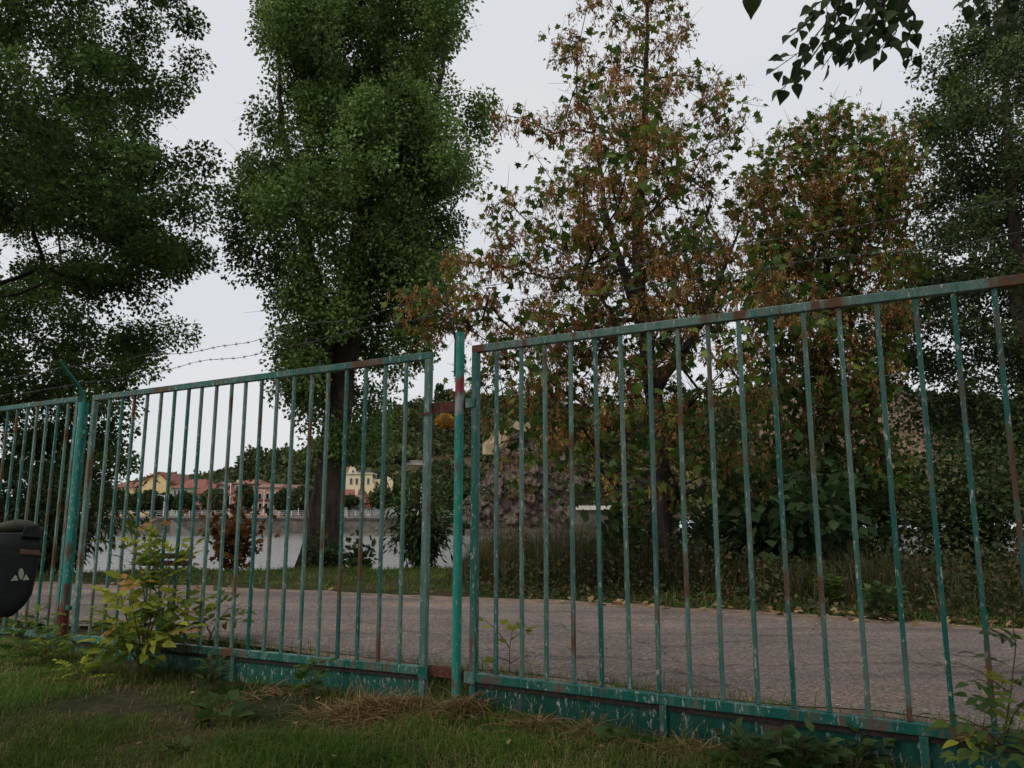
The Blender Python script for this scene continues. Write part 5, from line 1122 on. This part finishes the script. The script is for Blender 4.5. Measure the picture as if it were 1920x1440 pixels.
# tall dry grass on the crest in front of the cliff
n = 19000; x = r.uniform(-1.1, 4.6, n); y = road_far(x) + 1.3 + r.uniform(0, 1, n) * (crest(x) + .9 - road_far(x) - 1.3)
blades('tall_grass', 'tall brown grass on the bank between the middle post and the maple trunk', np.stack([x, y, hgt(x, y) - .02], 1), (.40 + .66 * r.uniform(0, 1, n) * (.35 + vnoise(x, y, 64, 1.2)) * (1 - .55 * sstep(1.6, 3.4, x))) * sstep(-1.1, -.4, x), r.uniform(.1, 1.1, n), r.uniform(.002, .0045, n), M['under'], np.where(r.uniform(0, 1, n) < .6, r.uniform(.6, 1, n), r.uniform(0, .6, n)), .8 + .5 * vnoise(x, y, 65, 1.5), r)
# strip of grass right behind the fence
n = 26000; t = r.uniform(-7, 3.8, n); q = .03 + .42 * r.uniform(0, 1, n) ** 1.8; x = P0[0] + FD[0] * t + FN[0] * q; y = P0[1] + FD[1] * t + FN[1] * q
keep = r.uniform(0, 1, n) < np.clip(vnoise(t, t * 0, 57, 2.0) * 1.5 - .25, .1, 1); x, y = x[keep], y[keep]; n = len(x)
blades('fence_grass', 'ragged grass growing behind the fence along the road edge', np.stack([x, y, hgt(x, y)], 1), .03 + r.gamma(2, .02, n), r.uniform(.2, 1.0, n), r.uniform(.0015, .003, n), M['grass'], np.where(r.uniform(0, 1, n) < .2, r.uniform(.72, 1, n), r.uniform(0, .7, n)), r.uniform(.7, 1.2, n), r)
# verge beyond the road
n = 120000; y = r.uniform(7, 18.5, n); x = r.uniform(-14, 12, n); e = y - road_far(x); c = crest(x)
keep = (e > .02) & (y < c + 2.0) & (np.abs(x / y) < .78) & (r.uniform(0, 1, n) < np.clip(e * 3 * (vnoise(x, y, 58, 1.5) + .3), .0, 1)); x, y, e = x[keep], y[keep], e[keep]; n = len(x)
right = sstep(-.8, 1.2, x) * sstep(.5, 1.6, e)
rn = np.where(r.uniform(0, 1, n) < .10 + .62 * right, r.uniform(.70, .95, n), r.uniform(0, .72, n)); L = (.03 + r.gamma(2, .018, n)) * (1 + 3.1 * right * r.uniform(.1, 1, n) * (.4 + vnoise(x, y, 66, 1.3)))
q_ = right > .25; ln = r.uniform(.2, 1.5, n); wd = r.uniform(.003, .006, n); tn = .7 + .6 * vnoise(x, y, 59, .9); PV = np.stack([x, y, hgt(x, y) - .01], 1)
blades('verge_grass', 'short green grass verge between the road and the river', PV[~q_], L[~q_], ln[~q_], wd[~q_], M['grass'], rn[~q_], tn[~q_], r)
blades('undergrowth', 'tangled brownish tall grass under the maples', PV[q_], L[q_], ln[q_] * 1.3, wd[q_] * 1.3, M['under'], r.uniform(0, 1, q_.sum()), tn[q_], r)
n = 30000; x = r.uniform(-.6, 9, n); y = road_far(x) + r.uniform(.25, 4.5, n); k_ = (vnoise(x, y, 67, .8) > .42) & (y < crest(x) + 1); x, y = x[k_], y[k_]; n = len(x)
P = np.stack([x, y, hgt(x, y) + r.uniform(.02, .8, n) * sstep(.2, 1.5, y - road_far(x)) * vnoise(x, y, 68, 1.1)], 1)
tag(link('low_weeds', leaf_cloud('low_weeds', P, r.normal(0, 1, (n, 3)), r.normal(0, .5, (n, 3)) + (0, -.2, 1), r.uniform(.025, .075, n), T_OVATE, M['under'], r.uniform(0, 1, n), .6 + .7 * vnoise(x, y, 69, .9))), 'leafy ground weeds between the road and the thickets', 'weeds', None, 'stuff')
# fallen leaves along the far road edge
n = 420; x = r.uniform(-6, 7.2, n); y = road_far(x) + r.normal(-.05, .22, n); k_ = r.uniform(0, 1, n) < sstep(-1.5, 3.0, x) * .9 + .12; x, y = x[k_], y[k_]; n = len(x)
P = np.stack([x, y, np.maximum(hgt(x, y), ROADZ + .02) + r.uniform(.006, .03, n)], 1)
tag(link('fallen_leaves', leaf_cloud('fallen_leaves', P, r.normal(0, 1, (n, 3)) * (1, 1, .3), r.normal(0, .35, (n, 3)) + (0, 0, 1), r.uniform(.03, .085, n), T_MAPLE, M['deadleaf'], r.uniform(0, 1, n), r.uniform(.8, 1.2, n))), 'pale fallen leaves along the far edge of the road', 'leaves', None, 'stuff')
# ivy up the poplar trunk
# ------------------------------------------------------------------ black roll-top bag on a bicycle (bicycle mostly out of frame)
YBG = 3.3
bx0, bx1 = xpx(-28, 1080, YBG), xpx(70, 1080, YBG); zbt, zbb = zpx(1002, YBG), zpx(1158, YBG)
TURN = R(31); xc = (bx0 + bx1) / 2
bag = thing('pannier_bag', (xc, YBG, zbb), 'black roll-top pannier bag with a pale three-part emblem at the left edge', 'bag', None, TURN); bag['local'] = 1
class BG(MB):
    def build(s, name, mat, parent, **kw):
        s.v = [((x - xc) * .855, y - YBG, z - zbb) for x, y, z in s.v]; return MB.build(s, name, mat, parent, **kw)
class BK(MB):
    def build(s, name, mat, parent, **kw):
        s.v = [(-.43 - (y - YBG - .10), .25 + (x - xk), z - zbb) for x, y, z in s.v]; return MB.build(s, name, mat, parent, **kw)
W = bx1 - bx0; H = zbt - zbb
secs = [(0, .50, -.10, .10), (.03, .64, -.12, .05), (.12, .80, -.14, .02), (.26, .92, -.15, 0), (.6, .98, -.15, 0), (.85, 1.0, -.14, 0), (1.0, .98, -.12, 0)]
k = BG(); sd = 24
for q, wv, d_, sh in secs:
    for i in range(sd):
        a = 2 * math.pi * i / sd; ca, sa = math.cos(a), math.sin(a); ex = .36
        xx = math.copysign(abs(ca) ** ex, ca) * .5; yy = math.copysign(abs(sa) ** ex, sa) * .5
        k.v.append((bx0 + W * (.02 + (xx + .5) * wv) , YBG + .10 + yy * .20 * (.75 + .25 * wv), zbb + H * q + .004 * math.sin(i * 1.7 + q * 9)))
for j in range(len(secs) - 1):
    for i in range(sd):
        a = j * sd + i; b_ = j * sd + (i + 1) % sd; k.f.append((a, b_, b_ + sd, a + sd))
k.f.append(tuple(reversed(range(sd)))); k.f.append(tuple(len(secs) * sd - sd + i for i in range(sd)))
k.build('body', M['bag'], bag, smooth=True)
k = BG()                                               # rolled closure
roll = [(-.02, 0.012), (.25, .032), (.5, .040), (.72, .036), (.93, .018), (1.02, .006)]
k.tube([(bx0 + W * s, YBG + .08 - .01 * s, zbt + .012 + h_ * .55) for s, h_ in roll], [max(.012, h_ * .72) for s, h_ in roll], 12); k.build('rolled_top', M['bag_top'], bag, smooth=True)
k = BG(); k.hexa([(bx0 + W * .60, YBG - .02, zbt - .012), (bx1 + .010, YBG - .01, zbt - .02), (bx1 + .010, YBG + .10, zbt - .02), (bx0 + W * .60, YBG + .10, zbt - .012), (bx0 + W * .66, YBG - .02, zbt + .035), (bx1 - .012, YBG - .01, zbt + .042), (bx1 - .012, YBG + .10, zbt + .042), (bx0 + W * .66, YBG + .10, zbt + .035)]); k.build('folded_flap', M['bag'], bag, bevel=.006)
BG().hexa([(bx0 + W * .62, YBG - .006, zbt - .082), (bx1 + .012, YBG - .004, zbt - .090), (bx1 + .012, YBG + .03, zbt - .090), (bx0 + W * .62, YBG + .03, zbt - .082), (bx0 + W * .62, YBG - .006, zbt - .060), (bx1 - .004, YBG - .004, zbt - .068), (bx1 - .004, YBG + .03, zbt - .068), (bx0 + W * .62, YBG + .03, zbt - .060)]).build('strap', M['stem'], bag, bevel=.003)
ye = YBG - .0045
def em(pts): return [(xpx(a, c, YBG), zpx(c, YBG)) for a, c in pts]
drop = [(39.5 + 5.2 * math.sin(a) * (1 if math.cos(a) < .2 else .95), 1075 - 9.5 * math.cos(a) + (2.5 if math.cos(a) < -.9 else 0)) for a in np.linspace(0, 2 * math.pi, 15)[:-1]]
e = BG().prism(list(reversed(em(drop))), ye - .002, ye).build('emblem', M['emblem'], bag)
BG().prism(list(reversed(em([(20, 1089), (28.5, 1078), (31, 1080), (34, 1088.5)]))), ye - .002, ye).build('emblem', M['emblem'], bag)
BG().prism(list(reversed(em([(42.5, 1088.5), (47, 1079), (49.5, 1077.5), (55, 1088)]))), ye - .002, ye).build('emblem', M['emblem'], bag)
# the bicycle that carries it, heading away to the left of the frame
bk = thing('bicycle', (xc, YBG, zbb), 'dark bicycle carrying the black bag, out of frame to the left', 'bicycle', None, TURN); bk['local'] = 1
xk = bx0 - .09; zg = -.04; wr_ = .345
for yc in (YBG + .10, YBG + 1.16):
    tor = BK(); tor.tube([(xk, yc + wr_ * math.cos(a), zg + wr_ + wr_ * math.sin(a)) for a in np.linspace(0, 2 * math.pi, 37)], .019, 8, cap=False); ty = tor.build('wheel', M['rubber'], bk, smooth=True)
    rm = BK(); rm.tube([(xk, yc + (wr_ - .03) * math.cos(a), zg + wr_ + (wr_ - .03) * math.sin(a)) for a in np.linspace(0, 2 * math.pi, 37)], .009, 6, cap=False)
    for i in range(14):
        a = i * 2 * math.pi / 14; rm.tube([(xk + (.02 if i % 2 else -.02), yc, zg + wr_), (xk, yc + (wr_ - .035) * math.cos(a), zg + wr_ + (wr_ - .035) * math.sin(a))], .0012, 4)
    rm.tube([(xk - .05, yc, zg + wr_), (xk + .05, yc, zg + wr_)], .02, 10); rm.build('rim', M['steel'], ty)
F_ = lambda y_, z_: (xk, YBG + .10 + y_, zg + z_)
fr = BK()
for a, b_, q in ((F_(0, .345), F_(.43, .29), .011), (F_(.43, .29), F_(.27, .86), .016), (F_(0, .345), F_(.29, .78), .009), (F_(.43, .29), F_(.93, .74), .018), (F_(.29, .80), F_(.90, .86), .016), (F_(.93, .74), F_(.90, .92), .019), (F_(.93, .74), F_(1.06, .345), .012)): fr.tube([a, b_], q, 10)
fr.build('frame', M['frame_paint'], bk, smooth=True)
BK().tube([F_(.27, .86), F_(.245, .95)], .013, 8).build('seat_post', M['steel'], bk)
BK().hexa([(xk - .07, YBG + .22, zg + .95), (xk + .07, YBG + .22, zg + .95), (xk + .02, YBG + .48, zg + .955), (xk - .02, YBG + .48, zg + .955), (xk - .065, YBG + .22, zg + .99), (xk + .065, YBG + .22, zg + .99), (xk + .015, YBG + .48, zg + .985), (xk - .015, YBG + .48, zg + .985)]).build('saddle', M['rubber'], bk, bevel=.012)
BK().tube([(xk - .30, YBG + .88, zg + 1.02), (xk - .1, YBG + 1.0, zg + 1.02), (xk + .1, YBG + 1.0, zg + 1.02), (xk + .2, YBG + .92, zg + 1.02)], .012, 8).build('handlebar', M['frame_paint'], bk)
rk = BK()
for sx in (-.06, .06): rk.tube([(xk + sx, YBG - .08, zg + .74), (xk + sx, YBG + .32, zg + .74)], .006, 6); rk.tube([(xk + sx, YBG + .10, zg + .36), (xk + sx, YBG + .05, zg + .74)], .005, 6)
for yy in (-.08, .05, .18, .32): rk.tube([(xk - .06, YBG + yy, zg + .74), (xk + .06, YBG + yy, zg + .74)], .005, 6)
rk.build('rear_rack', M['steel'], bk)
BK().tube([(xk + .09, YBG + .53, zg + .28), (xk + .02, YBG + .53, zg + .28), (xk + .02, YBG + .53, zg + .12), (xk + .12, YBG + .53, zg + .12)], .01, 6).build('crank', M['steel'], bk)
BK().tube([(xk - .02, YBG + .5, zg + .28), (xk - .20, YBG + .42, zg + .01)], .008, 6).build('kickstand', M['steel'], bk)

for o in COL.objects:
    for kk in ('_o', 'local'):
        if kk in o: del o[kk]
